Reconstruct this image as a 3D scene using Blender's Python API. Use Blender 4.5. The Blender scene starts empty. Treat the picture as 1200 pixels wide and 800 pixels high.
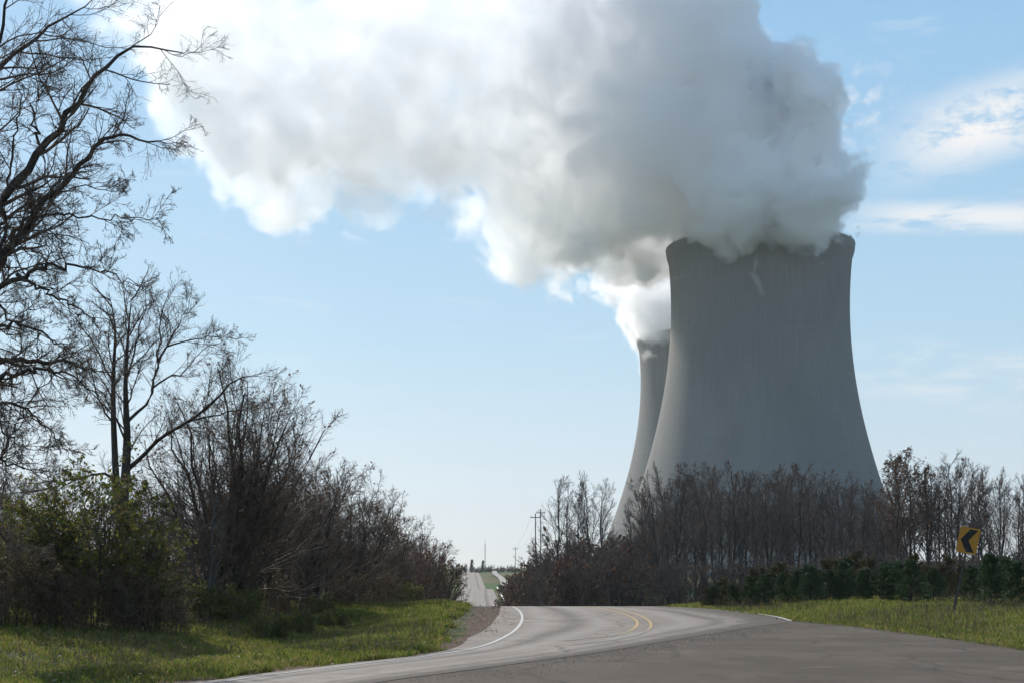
import bpy, bmesh, math, random
import numpy as np
from mathutils import Vector, Matrix
R = math.radians
C = bpy.context.scene.collection
SC = bpy.context.scene

# ------------------------------------------------------------------ camera
F, CX, CY, HZ, EYE = 1648.0, 600.0, 400.0, 668.0, 1.5
PITCH = 0.0                              # the camera looks level; the frame is shifted up (verticals stay upright)
cam = bpy.data.cameras.new("camera")
cam.sensor_width = 36; cam.lens = F / 1200 * 36
cam.shift_y = (HZ - CY) / 1200
cam.clip_start = .1; cam.clip_end = 60000
cam_o = bpy.data.objects.new("camera", cam); C.objects.link(cam_o)
cam_o.location = (0, 0, EYE); cam_o.rotation_euler = (R(90) + PITCH, 0, 0)
SC.camera = cam_o

# ------------------------------------------------------------------ sky, sun, exposure
SUN_EL, SUN_AZ = 33.0, -30.0            # azimuth from +Y, negative = towards -X
SKY_STRENGTH, SUN_STRENGTH = 0.085, 3.7
SC.view_settings.view_transform = 'Standard'; SC.view_settings.look = 'None'
SC.view_settings.exposure = 0.5; SC.view_settings.gamma = 1
cy = SC.cycles
SC.render.engine = 'CYCLES'
cy.use_denoising = True
try: cy.denoiser = 'OPENIMAGEDENOISE'
except Exception: pass
cy.max_bounces = 24; cy.diffuse_bounces = 3; cy.glossy_bounces = 2
cy.transmission_bounces = 2; cy.transparent_max_bounces = 12; cy.volume_bounces = 24
cy.use_adaptive_sampling = True; cy.adaptive_threshold = 0.02
cy.sample_clamp_indirect = 6
cy.volume_step_rate = 1.0; cy.volume_max_steps = 256


class E:
    """small expression wrapper that builds shader math nodes"""
    def __init__(s, nt, sock): s.nt, s.s = nt, sock
    def _m(s, op, *a, clamp=False):
        n = s.nt.nodes.new('ShaderNodeMath'); n.operation = op; n.use_clamp = clamp
        for i, v in enumerate((s,) + a):
            if isinstance(v, E): s.nt.links.new(v.s, n.inputs[i])
            else: n.inputs[i].default_value = v
        return E(s.nt, n.outputs[0])
    def __add__(s, o): return s._m('ADD', o)
    __radd__ = __add__
    def __mul__(s, o): return s._m('MULTIPLY', o)
    __rmul__ = __mul__
    def __sub__(s, o): return s._m('SUBTRACT', o)
    def __rsub__(s, o): return s._m('MULTIPLY', -1.0)._m('ADD', o)
    def __truediv__(s, o): return s._m('DIVIDE', o)
    def mx(s, o): return s._m('MAXIMUM', o)
    def mn(s, o): return s._m('MINIMUM', o)
    def sqrt(s): return s._m('SQRT')
    def abs(s): return s._m('ABSOLUTE')
    def pow(s, o): return s._m('POWER', o)
    def cl(s): return s._m('ADD', 0.0, clamp=True)
    def ss(s, a, b, t0=0.0, t1=1.0, lin=False):
        n = s.nt.nodes.new('ShaderNodeMapRange'); n.interpolation_type = 'LINEAR' if lin else 'SMOOTHSTEP'
        s.nt.links.new(s.s, n.inputs[0])
        for i, v in zip((1, 2, 3, 4), (a, b, t0, t1)): n.inputs[i].default_value = v
        return E(s.nt, n.outputs[0])


def vmul(nt, v, k):
    n = nt.nodes.new('ShaderNodeVectorMath'); n.operation = 'MULTIPLY'
    nt.links.new(v, n.inputs[0]); n.inputs[1].default_value = k
    return n.outputs[0]

def vadd(nt, v, w):
    n = nt.nodes.new('ShaderNodeVectorMath'); n.operation = 'ADD'
    nt.links.new(v, n.inputs[0])
    if hasattr(w, 'links'): nt.links.new(w, n.inputs[1])
    else: n.inputs[1].default_value = w
    return n.outputs[0]

def noise(nt, v, scale, detail=3, rough=.5, color=False, dist=0):
    n = nt.nodes.new('ShaderNodeTexNoise'); nt.links.new(v, n.inputs['Vector'])
    n.inputs['Scale'].default_value = scale; n.inputs['Detail'].default_value = detail
    n.inputs['Roughness'].default_value = rough; n.inputs['Distortion'].default_value = dist
    return n.outputs['Color'] if color else E(nt, n.outputs[0])

def voro(nt, v, scale, smooth=None):
    n = nt.nodes.new('ShaderNodeTexVoronoi'); nt.links.new(v, n.inputs['Vector'])
    if smooth is not None: n.feature = 'SMOOTH_F1'; n.inputs['Smoothness'].default_value = smooth
    n.inputs['Scale'].default_value = scale
    return E(nt, n.outputs['Distance'])

def sep(nt, v):
    n = nt.nodes.new('ShaderNodeSeparateXYZ'); nt.links.new(v, n.inputs[0])
    return [E(nt, o) for o in n.outputs]

def fcurve(nt, x, pts, x0, x1, y0, y1):
    """piecewise curve y(x) as a Float Curve node, real units in and out"""
    t = x.ss(x0, x1, 0, 1, lin=True)
    n = nt.nodes.new('ShaderNodeFloatCurve'); nt.links.new(t.s, n.inputs['Value'])
    c = n.mapping.curves[0]
    P = [((a - x0) / (x1 - x0), (b - y0) / (y1 - y0)) for a, b in sorted(pts)]
    c.points[0].location = P[0]; c.points[1].location = P[-1]
    for p in P[1:-1]: c.points.new(*p)
    n.mapping.update()
    return E(nt, n.outputs[0]) * (y1 - y0) + y0

def mixc(nt, f, a, b, blend='MIX'):
    n = nt.nodes.new('ShaderNodeMix'); n.data_type = 'RGBA'; n.blend_type = blend
    for sock, v in ((n.inputs[0], f), (n.inputs[6], a), (n.inputs[7], b)):
        if isinstance(v, E): nt.links.new(v.s, sock)
        elif hasattr(v, 'links'): nt.links.new(v, sock)
        elif sock == n.inputs[0]: sock.default_value = v
        else: sock.default_value = (*v, 1) if len(v) == 3 else v
    return n.outputs[2]


W = bpy.data.worlds.new("World"); SC.world = W; W.use_nodes = True
nt = W.node_tree; nt.nodes.clear()
sky = nt.nodes.new('ShaderNodeTexSky'); sky.sky_type = 'NISHITA'; sky.sun_disc = False
sky.sun_elevation = R(SUN_EL); sky.sun_rotation = R(SUN_AZ)
sky.air_density = 1.0; sky.dust_density = 0.6; sky.ozone_density = 1.6; sky.altitude = 200
tc = nt.nodes.new('ShaderNodeTexCoord').outputs['Generated']
dx, dy, dz = sep(nt, tc)
az = dx / dy.mx(.05)                      # tangent of the bearing from +Y
el = dz / dy.mx(.05)
def band(v, c, w): return ((v - c).abs() * (-1.0 / w) + 1.0).cl()
# thin cirrus to the right of the towers, streaked almost level
vv = vmul(nt, tc, (3.0, 3.0, 14.0))
st = noise(nt, vv, 5.0, 7, .62, dist=.4)
st2 = noise(nt, vmul(nt, tc, (9, 9, 14)), 7.0, 6, .6, dist=.3)
up = el - az * 0.30                        # slanted upper edge of the bank
bank = (up.ss(.175, .215) * (up.ss(.215, .262, 1, 0))) * az.ss(.24, .33)
low = el.ss(.235, .248) * el.ss(.252, .268, 1, 0) * az.ss(.21, .30) * 0.8
faint = el.ss(.10, .14) * el.ss(.15, .17, 1, 0) * az.ss(.2, .3) * .45
tuft = band(az, .245, .05) * band(el, .33, .06) * .6
m = (bank * (st * .6 + st2 * .6).ss(.42, .66)).mx(low * st.ss(.36, .58)).mx(faint * st.ss(.4, .65)).mx(tuft * st2.ss(.45, .7)).mx(st.ss(.56, .8) * .22)
front = dy.ss(.0, .3)
m = m * front * dz.ss(0.02, .08)
skyc = nt.nodes.new('ShaderNodeHueSaturation'); skyc.inputs['Saturation'].default_value = 1.0
nt.links.new(sky.outputs[0], skyc.inputs['Color'])
# thin autumn haze in the upper air: the clear Nishita sky paled towards the horizon
ramp = nt.nodes.new('ShaderNodeValToRGB'); nt.links.new(dz.s, ramp.inputs[0])
K = 8.3
els = ramp.color_ramp.elements; els[0].position = 0.0; els[0].color = (.74 * K, .765 * K, .79 * K, 1)
els[1].position = 1.0; els[1].color = (.24 * K, .36 * K, .56 * K, 1)
for q, c_ in ((.06, (.64, .745, .81)), (.16, (.46, .70, .86)), (.36, (.30, .58, .86)), (.6, (.26, .42, .66))):
    e_ = els.new(q); e_.color = tuple(v * K for v in c_) + (1,)
base = mixc(nt, .8, skyc.outputs[0], ramp.outputs[0])
col = mixc(nt, m, base, (8.3, 8.1, 7.9))
bg = nt.nodes.new('ShaderNodeBackground'); bg.inputs[1].default_value = SKY_STRENGTH
nt.links.new(col, bg.inputs[0])
wo = nt.nodes.new('ShaderNodeOutputWorld'); nt.links.new(bg.outputs[0], wo.inputs[0])
W.cycles.sampling_method = 'MANUAL'; W.cycles.sample_map_resolution = 512

sun = bpy.data.lights.new("sun", 'SUN'); sun.energy = SUN_STRENGTH; sun.angle = R(.5); sun.color = (1, .93, .85)
sun_o = bpy.data.objects.new("sun", sun); C.objects.link(sun_o)
SD = Vector((math.sin(R(SUN_AZ)) * math.cos(R(SUN_EL)), math.cos(R(SUN_AZ)) * math.cos(R(SUN_EL)), math.sin(R(SUN_EL))))
sun_o.rotation_euler = SD.to_track_quat('Z', 'Y').to_euler(); sun_o.location = SD * 300


# ------------------------------------------------------------------ helpers
def ray(px, py):
    """direction (dx, 1, dz) in world space of a pixel of the 1200 x 800 photograph"""
    return (px - CX) / F, (HZ - py) / F
def at(px, py, Y):
    a, b = ray(px, py); return Vector((a * Y, Y, EYE + b * Y))
def flat(px, py, z=0.0):
    a, b = ray(px, py); Y = (z - EYE) / b
    return a * Y, Y

def mat(name, rough=.8, spec=.3):
    m = bpy.data.materials.new(name); m.use_nodes = True
    b = m.node_tree.nodes['Principled BSDF']; b.inputs['Roughness'].default_value = rough
    b.inputs['Specular IOR Level'].default_value = spec
    return m, m.node_tree, b
def gpos(nt): return nt.nodes.new('ShaderNodeNewGeometry').outputs['Position']
def opos(nt): return nt.nodes.new('ShaderNodeTexCoord').outputs['Object']
def rnd(nt): return E(nt, nt.nodes.new('ShaderNodeObjectInfo').outputs['Random'])

def tag(o, label=None, cat=None, group=None, kind=None):
    for k, v in (('label', label), ('category', cat), ('group', group), ('kind', kind)):
        if v: o[k] = v
    return o
def empty(name, loc, label, cat, group=None, rz=0.0, scale=1.0):
    o = bpy.data.objects.new(name, None); C.objects.link(o); o.empty_display_size = .3
    o.location = loc; o.rotation_euler = (0, 0, rz); o.scale = (scale,) * 3
    return tag(o, label, cat, group)
def mesh_np(name, V, Fc, m, smooth=False, nper=None):
    """V (n,3) array, Fc (m,k) array of equal sided faces"""
    me = bpy.data.meshes.new(name); V = np.asarray(V, np.float32); Fc = np.asarray(Fc, np.int32)
    n, k = Fc.shape
    me.vertices.add(len(V)); me.vertices.foreach_set('co', V.ravel())
    me.loops.add(n * k); me.loops.foreach_set('vertex_index', Fc.ravel())
    me.polygons.add(n); me.polygons.foreach_set('loop_start', np.arange(0, n * k, k, dtype=np.int32))
    me.polygons.foreach_set('loop_total', np.full(n, k, np.int32))
    me.update(calc_edges=True)
    me.polygons.foreach_set('use_smooth', np.full(n, smooth, bool))
    if m: me.materials.append(m)
    return me
def link(name, me, parent=None):
    o = bpy.data.objects.new(name, me); C.objects.link(o)
    if parent: o.parent = parent
    return o
def from_bm(name, bm, m, parent=None, smooth=False):
    me = bpy.data.meshes.new(name); bm.to_mesh(me); bm.free()
    if m: me.materials.append(m)
    if smooth: me.polygons.foreach_set('use_smooth', np.full(len(me.polygons), True))
    return link(name, me, parent)
def box(bm, c, s, rot=None):
    r = bmesh.ops.create_cube(bm, size=1, matrix=Matrix.LocRotScale(Vector(c), rot, Vector(s)))
    return r['verts']
def copy_tree(o, parent=None):
    c = o.copy(); C.objects.link(c)
    if parent: c.parent = parent
    for ch in o.children: copy_tree(ch, c)
    return c

# ------------------------------------------------------------------ cooling towers and their steam
D1, D2 = 646.0, 840.0
m_conc, nt, b = mat("concrete", .9, .15)
p = opos(nt); x, y, z = sep(nt, p)
ang = x._m('ARCTAN2', y)
comb = nt.nodes.new('ShaderNodeCombineXYZ')
nt.links.new((ang * 40).s, comb.inputs[0]); nt.links.new((z * .035).s, comb.inputs[2])
streak = noise(nt, comb.outputs[0], 1.6, 5, .6)
blot = noise(nt, vmul(nt, p, (1, 1, .6)), .03, 5, .55)
lift = (z * (1 / 3.6))._m('FRACT'); seam = lift.ss(0, .10, 1, 0) + lift.ss(.9, 1)
rib = ((ang * (90 / math.pi))._m('FRACT') - .5).abs().ss(.42, .5)
c1 = mixc(nt, (streak.ss(.35, .7) * z.ss(30, 140, .25, .8)), (.245, .238, .222), (.180, .174, .163))
c1 = mixc(nt, blot.ss(.42, .62) * .35, c1, (.165, .16, .15))
dk = (seam * .45).mx(rib * z.ss(60, 150, .25, 1.0)) * .38
c1 = mixc(nt, dk, c1, (.11, .108, .105))
nt.links.new(c1, b.inputs['Base Color'])
m_conc_dark, nt, b = mat("concrete_column", .9, .15); b.inputs['Base Color'].default_value = (.24, .235, .22, 1)

def tower(cx_px, D, label, top_r, zt=None):
    a, _ = ray(cx_px, 668)
    Xc = a * D
    root = empty('cooling_tower', (Xc, D, -3), label, 'cooling tower', 'twin cooling towers')
    H = zt + 3
    # hyperboloid profile: radius against height fraction
    prof = [(.035, 1.60), (.10, 1.525), (.161, 1.445), (.227, 1.36), (.304, 1.272), (.426, 1.148), (.50, 1.085), (.579, 1.032), (.65, .995), (.71, .972), (.78, .961), (.839, .960), (.92, .974), (1.0, 1.0)]
    hs = np.array([q[0] for q in prof]); rs = np.array([q[1] for q in prof])
    N, M = 160, 44
    t = np.linspace(.035, 1, M)
    # smooth interpolation
    co = np.polyfit(hs, rs, 5); rr = np.polyval(co, t) * top_r
    V, Fc = [], []
    for side in (0, 1):
        for i in range(M):
            r_ = rr[i] - (side * .9); zz = t[i] * H
            if side == 0 and i >= M - 2: r_ += .7      # stiffening rim
            for j in range(N):
                th = 2 * math.pi * j / N
                V.append((r_ * math.cos(th), r_ * math.sin(th), zz))
    o1 = M * N
    for i in range(M - 1):
        for j in range(N):
            k = (j + 1) % N
            Fc.append((i * N + j, i * N + k, (i + 1) * N + k, (i + 1) * N + j))
            Fc.append((o1 + i * N + k, o1 + i * N + j, o1 + (i + 1) * N + j, o1 + (i + 1) * N + k))
    for j in range(N):
        k = (j + 1) % N
        Fc.append(((M - 1) * N + j, (M - 1) * N + k, o1 + (M - 1) * N + k, o1 + (M - 1) * N + j))
        Fc.append((k, j, o1 + j, o1 + k))
    link('shell', mesh_np('shell', V, Fc, m_conc, True), root)
    # raking support columns, V shaped, round the foot
    bm = bmesh.new(); nc = 48
    for j in range(nc):
        for s in (-1, 1):
            a0 = 2 * math.pi * j / nc; a1 = a0 + s * math.pi / nc
            p0 = Vector((rr[0] * 1.03 * math.cos(a0), rr[0] * 1.03 * math.sin(a0), 0))
            p1 = Vector(((rr[0] - .45) * math.cos(a1), (rr[0] - .45) * math.sin(a1), .035 * H + .3))
            q = (p1 - p0).to_track_quat('Z', 'Y')
            bmesh.ops.create_cone(bm, segments=8, radius1=.5, radius2=.5, depth=(p1 - p0).length, cap_ends=True,
                                  matrix=Matrix.LocRotScale((p0 + p1) / 2, q, None))
    o = from_bm('support_columns', bm, m_conc_dark, root); o['kind'] = 'stuff'
    bm = bmesh.new()
    bmesh.ops.create_cone(bm, segments=96, radius1=rr[0] * 1.07, radius2=rr[0] * 1.07, depth=1.0, cap_ends=True, matrix=Matrix.Translation((0, 0, .0)))
    from_bm('basin', bm, m_conc_dark, root)
    for k in range(8):
        a_ = 2 * math.pi * (k + .35) / 8; bm = bmesh.new()
        box(bm, (0, 0, .5), (.5, .5, 1.0)); bmesh.ops.create_cone(bm, segments=10, radius1=.22, radius2=.18, depth=.5, cap_ends=True, matrix=Matrix.Translation((0, 0, 1.2)))
        o = from_bm('warning_light', bm, m_conc_dark, root); o.location = ((rr[-1] + .1) * math.cos(a_), (rr[-1] + .1) * math.sin(a_), H)
    bm = bmesh.new(); rr3 = rr[-1] + .25
    for zz in (.6, 1.15):
        for j in range(120):
            a0, a1 = 2 * math.pi * j / 120, 2 * math.pi * (j + 1) / 120
            p0, p1 = Vector((rr3 * math.cos(a0), rr3 * math.sin(a0), H + zz)), Vector((rr3 * math.cos(a1), rr3 * math.sin(a1), H + zz))
            box(bm, (p0 + p1) / 2, (.05, .05, (p1 - p0).length), (p1 - p0).to_track_quat('Z', 'Y'))
            if zz > 1: box(bm, p0 - Vector((0, 0, .57)), (.05, .05, 1.15))
    from_bm('railing', bm, m_conc_dark, root)
    return root, Xc, H - 3

Z1 = at(890, 291.5, D1).z; Z2 = at(831, 397, D2).z
T1, X1, _ = tower(890, D1, "nearer cooling tower, broad grey concrete hyperboloid seen whole, right of its twin", 107.5 * D1 / F, Z1)
T2, X2, _ = tower(831, D2, "farther cooling tower, its left side showing behind the nearer one", 83.4 * D2 / F, Z2)

def interp(tab, v):
    a = sorted(tab); return float(np.interp(v, [q[0] for q in a], [q[1] for q in a]))

def vol_mat(name, dens=1.0):
    m = bpy.data.materials.new(name); m.use_nodes = True; nt = m.node_tree; nt.nodes.clear()
    pv = nt.nodes.new('ShaderNodeVolumePrincipled')
    pv.inputs['Color'].default_value = (.996, .995, .995, 1); pv.inputs['Anisotropy'].default_value = .38
    pv.inputs['Density'].default_value = dens
    out = nt.nodes.new('ShaderNodeOutputMaterial'); nt.links.new(pv.outputs[0], out.inputs['Volume'])
    m.cycles.volume_step_rate = 2.5
    return m
m_steam = vol_mat("steam")
m_core, nt, b = mat("steam_core", 1.0, 0.0); b.inputs['Base Color'].default_value = (.935, .935, .94, 1)

def field(body, top, bot, wid, soft, dens, x0, x1, seed, voxel, yc=None):
    """steam as a density grid made by geometry nodes: an envelope (tables against x, metres) eaten by billow noise.
    The densest inside is also meshed, so that the plume has a body."""
    ys = [v for _, v in top + bot]; y0, y1 = min(ys) - 1, max(ys) + 1
    nt = bpy.data.node_groups.new("plume_nodes", 'GeometryNodeTree')
    nt.interface.new_socket('Geometry', in_out='INPUT', socket_type='NodeSocketGeometry')
    nt.interface.new_socket('Geometry', in_out='OUTPUT', socket_type='NodeSocketGeometry')
    p = nt.nodes.new('GeometryNodeInputPosition').outputs[0]; x, y, z = sep(nt, p)
    T = fcurve(nt, x, top, x0, x1, y0, y1); B = fcurve(nt, x, bot, x0, x1, y0, y1)
    Wd = fcurve(nt, x, wid, x0, x1, 0, 120)
    c = (T + B) * .5; h = ((T - B) * .5).mx(1.0)
    if yc: y = y - fcurve(nt, x, yc, x0, x1, -150, 150)
    r = (((z - c) / h).abs().pow(2.8) + (y / Wd).abs().pow(2.8)).pow(1 / 2.8)
    e1 = (x - x0).mn(x * -1.0 + x1)
    sd = ((1.0 - r) * h.mn(Wd) + x.ss(-30, -5) * z.ss(40, 5, 0, 1) * 9.0).mn(e1)
    off = vadd(nt, p, (seed * 71.3, seed * 37.1, seed * 13.7))
    wn = noise(nt, off, .022, 2, .5, color=True)
    warp = vadd(nt, off, vmul(nt, vadd(nt, wn, (-.5, -.5, -.5)), (38, 38, 38)))
    wn2 = noise(nt, off, .09, 2, .5, color=True)
    warp2 = vadd(nt, warp, vmul(nt, vadd(nt, wn2, (-.5, -.5, -.5)), (11, 11, 11)))
    v1 = voro(nt, warp, 1 / 46); v2 = voro(nt, warp2, 1 / 20)
    v3 = voro(nt, warp2, 1 / 9)
    fine = noise(nt, warp2, .13, 5, .65)
    amp = fcurve(nt, x, soft, x0, x1, 0, 80)
    disp = (.50 - v1) * 32 + (.47 - v2) * 20 + (.45 - v3) * 10 + (fine - .5) * (amp * 2.0 + 9) * (.4 if body else 1) + (.42 - voro(nt, warp2, 1 / 4.6)) * (1.5 if body else 4.5)
    disp = disp.mn(9.5)
    q = (sd + disp - 3.0) / (amp + .9)
    d = q._m('ADD', 0.0, clamp=True) * (noise(nt, warp2, .05, 6, .62).ss(.36, .62, .25, 1.35)) * fcurve(nt, x, dens, x0, x1, 0, .3)
    # the outer field, and a deeper one for the body
    if body: d = (q - CORE_IN + (x - 10.0).mn(0.0) * .14).mx(-1.0); voxel *= 1.3
    vc = nt.nodes.new('GeometryNodeVolumeCube'); nt.links.new(d.s, vc.inputs['Density'])
    w = max(v for _, v in wid) + 14
    lo, hi = Vector((x0 - 2, -w, y0 - 12)), Vector((x1 + 2, w, y1 + 14))
    vc.inputs['Min'].default_value = lo; vc.inputs['Max'].default_value = hi
    for k, a in enumerate('XYZ'): vc.inputs['Resolution ' + a].default_value = int((hi[k] - lo[k]) / voxel)
    last = vc
    if body:
        last = nt.nodes.new('GeometryNodeVolumeToMesh'); nt.links.new(vc.outputs[0], last.inputs['Volume'])
        last.inputs['Threshold'].default_value = .02
        sm = nt.nodes.new('GeometryNodeSetShadeSmooth'); nt.links.new(last.outputs[0], sm.inputs[0]); last = sm
    s1 = nt.nodes.new('GeometryNodeSetMaterial'); s1.inputs['Material'].default_value = m_core if body else m_steam
    nt.links.new(last.outputs[0], s1.inputs[0])
    go = nt.nodes.new('NodeGroupOutput'); nt.links.new(s1.outputs[0], go.inputs[0])
    if body:
        data = bpy.data.meshes.new('steam_plume'); data.from_pydata([(0, 0, 20), (1, 0, 20), (0, 1, 20)], [], [(0, 1, 2)])
    else: data = bpy.data.volumes.new('steam')
    data.materials.append(m_core if body else m_steam)
    o = link('steam_plume' if body else 'steam', data)
    o.modifiers.new('steam', 'NODES').node_group = nt
    return o

def plume(O, *a):
    label = a[-2]; o = field(True, *a[:-2], a[-1]); o.location = O
    v = field(False, *a[:-2], a[-1]); v.parent = o
    return tag(o, label, 'steam plume', 'steam from the cooling towers')
CORE, CORE_IN = True, 8.0

O1 = Vector((X1, D1, Z1))
def L1(px, py):
    q = at(px, py, D1) - O1; return q.x, q.z
def tabs(L, pts):
    return [L(a, b) for a, b in pts]
top1 = tabs(L1, [(970, 258), (966, 220), (958, 184), (945, 132), (925, 88), (900, 66), (880, 55), (868, 5), (845, -35), (780, -75), (600, -90), (400, -70), (250, -50), (170, -20), (110, 20)])
bot1 = tabs(L1, [(970, 264), (966, 276), (956, 296), (930, 326), (860, 341), (810, 332), (785, 330), (760, 345), (720, 350), (690, 345), (640, 335), (590, 318), (555, 278), (480, 262), (430, 262), (370, 255), (300, 262), (250, 222), (200, 180), (160, 70), (110, 30)])
x1a, x1b = L1(110, 0)[0], L1(967, 200)[0]
wid1 = [(x1b, 62), (x1b - 8, 76), (x1b - 22, 76), (-20, 74), (-36, 60), (-60, 55), (-120, 52), (-200, 48), (-290, 40), (x1a, 20)]
soft1 = [(x1b, .6), (0, .6), (-60, 1.2), (-110, 2), (-160, 3), (-220, 3), (x1a, 6)]
dens1 = [(x1b, .20), (0, .19), (-60, .13), (-100, .07), (-125, .04), (-150, .034), (-200, .036), (x1a, .034)]
plume(O1, top1, bot1, wid1, soft1, dens1, x1a, x1b, 1.0, "huge grey and white steam plume pouring from the nearer tower and drifting left", .9)

O2 = Vector((X2, D2, Z2))
def L2(px, py):
    q = at(px, py, D2) - O2; return q.x, q.z
top2 = tabs(L2, [(900, 360), (860, 335), (830, 300), (780, 290), (740, 318), (710, 328), (682, 330)])
bot2 = tabs(L2, [(900, 420), (860, 440), (830, 445), (790, 440), (765, 432), (746, 420), (738, 388), (716, 364), (682, 338)])
x2a, x2b = L2(682, 0)[0], L2(900, 300)[0]
wid2 = [(x2b, 20), (0, 62), (-40, 50), (x2a, 12)]
plume(O2, top2, bot2, wid2, [(x2a, 1), (x2b, 1)], [(x2a, .10), (x2b, .10)], x2a, x2b, 2.0, "small bright steam plume rising from the farther tower behind the nearer one", 1.35)

# ------------------------------------------------------------------ ground
PY = [-400, 0, 56, 60, 64, 68, 100, 130, 170, 215, 260, 340, 366, 380, 392, 425, 450, 520, 600, 690, 740, 900, 1300, 2500, 6000]
PZ = [0, 0, 0, -.03, -.13, -.32, -2.0, -3.6, -5.0, -5.1, -4.5, -3.65, -3.4, -3.45, -3.8, -4.7, -4.25, -2.65, -1.05, .35, .45, -1.0, 2.0, 5.0, 9.0]
_yy = np.concatenate([np.arange(-400, 90, .5), np.arange(90, 1500, 4.0), np.arange(1500, 6001, 50.0)])
_zz = np.interp(_yy, PY, PZ)
def _smooth(a, n):
    k = np.ones(n) / n; return np.convolve(np.pad(a, n, mode='edge'), k, 'same')[n:-n]
_zz2 = np.where(_yy < 90, _smooth(_zz, 5), _smooth(_zz, 3))
def prof(y): return np.interp(y, _yy, _zz2)

def fpts(px): return np.array([flat(a, b) for a, b in px])
def catmull(P, n=8):
    P = np.asarray(P, float); Q = np.vstack([2 * P[0] - P[1], P, 2 * P[-1] - P[-2]]); out = []
    for i in range(1, len(Q) - 2):
        for t in np.linspace(0, 1, n, endpoint=False):
            a, b, c, d = Q[i - 1:i + 3]
            out.append(.5 * ((2 * b) + (-a + c) * t + (2 * a - 5 * b + 4 * c - d) * t * t + (-a + 3 * b - 3 * c + d) * t ** 3))
    out.append(P[-1]); return np.array(out)
# the carriageway's two edges, matched station by station: in from the left, round the bend, over the crest, down the dip and up
Lp = [(-60, 0), (-38, 1.5), (-24, 4.5), (-14.5, 8.8), (-9.2, 12.6), (-6.3, 15.6)] + [tuple(q) for q in fpts([(240, 800), (300, 792), (400, 780), (500, 768), (560, 757), (590, 745), (605, 734), (609, 722), (604, 713.5), (597, 708.5)])]
Rp = [(-60, -8), (-37, -6), (-21.5, -1.8), (-11, 4), (-6.4, 9.6), (-3.6, 14)] + [tuple(q) for q in fpts([(440, 800), (520, 789), (610, 777), (710, 763), (800, 748), (880, 735), (926, 727), (885, 719.5), (840, 714.5), (775, 709.5)])]
def far_c(y): return np.interp(y, [62, 75, 110, 160, 260, 370, 450, 700, 1200, 3000], [2.9, 1.9, -.6, -2.6, -6.4, -8.9, -12.4, -20.6, -37, -95])
for y_ in [70, 80, 95, 115, 140, 170, 210, 260, 300, 340, 366, 380, 395, 425, 450, 500, 560, 620, 690, 740, 820, 1000, 1400, 2200]:
    c_ = float(far_c(y_)); w_ = 4.0 if y_ > 90 else 3.6
    Lp.append((c_ - w_, y_)); Rp.append((c_ + w_, y_))
Lc, Rc = catmull(Lp), catmull(Rp)
_ok = Lc[:, 1] > -1
def left_edge(y): return np.interp(y, Lc[np.argmax(Lc[:, 1] > 2):, 1], Lc[np.argmax(Lc[:, 1] > 2):, 0])
_sr = fpts([(800, 710.5), (905, 723), (930, 727.5), (1000, 734), (1100, 747), (1200, 762)])
_sx = [q[0] for q in _sr][::-1]; _sy = [q[1] for q in _sr][::-1]
def right_edge(y):
    y = np.asarray(y, float)
    a = np.interp(y, [-60, 10] + _sy, [10.4, 10.1] + _sx)
    return np.where(y > _sy[-1], far_c(y) + 3.9, a)

rng = np.random.default_rng(5)
def _vn(x, y, s, seed):
    """cheap smooth value noise"""
    r = np.random.default_rng(seed).random((64, 64))
    u, v = np.asarray(x) / s, np.asarray(y) / s
    i, j = np.floor(u).astype(int), np.floor(v).astype(int); f, g = u - i, v - j
    f = f * f * (3 - 2 * f); g = g * g * (3 - 2 * g)
    A = r[i % 64, j % 64]; B = r[(i + 1) % 64, j % 64]; D = r[i % 64, (j + 1) % 64]; E_ = r[(i + 1) % 64, (j + 1) % 64]
    return (A * (1 - f) + B * f) * (1 - g) + (D * (1 - f) + E_ * f) * g - .5
def sstep(v, a, b):
    t = np.clip((v - a) / (b - a), 0, 1); return t * t * (3 - 2 * t)
def ground(x, y):
    x, y = np.asarray(x, float), np.asarray(y, float)
    z = prof(y)
    dl = left_edge(y) - x; dr = x - right_edge(y)
    near = sstep(y, 6, 14) * (1 - sstep(y, 90, 160))
    dl_ = np.where(y > 6, dl, 0)
    z = z + near * (-.34 * np.exp(-((dl_ - 5.2) / 2.0) ** 2) * (1 - sstep(y, 44, 56)) + .34 * sstep(dl_, 7, 13) + .10 * sstep(dl_, 1, 2.5) * (1 - sstep(dl_, 3, 5)))
    z = z + near * (.30 * sstep(dr, 1.2, 5.5)) - near * .05 * sstep(dr, .1, .6) * (1 - sstep(dr, .8, 1.6))
    off = np.maximum(sstep(np.maximum(dl, dr), .8, 4), 0)
    z = z + off * (.16 * _vn(x, y, 3.1, 1) + .07 * _vn(x, y, .9, 2)) * (1 + sstep(y, 100, 400) * 4)
    far = sstep(np.maximum(dl, dr), 30, 400)
    z = z + far * 5 * _vn(x, y, 190, 3)
    return z - .02
def gz(x, y): return float(ground(x, y))

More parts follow.
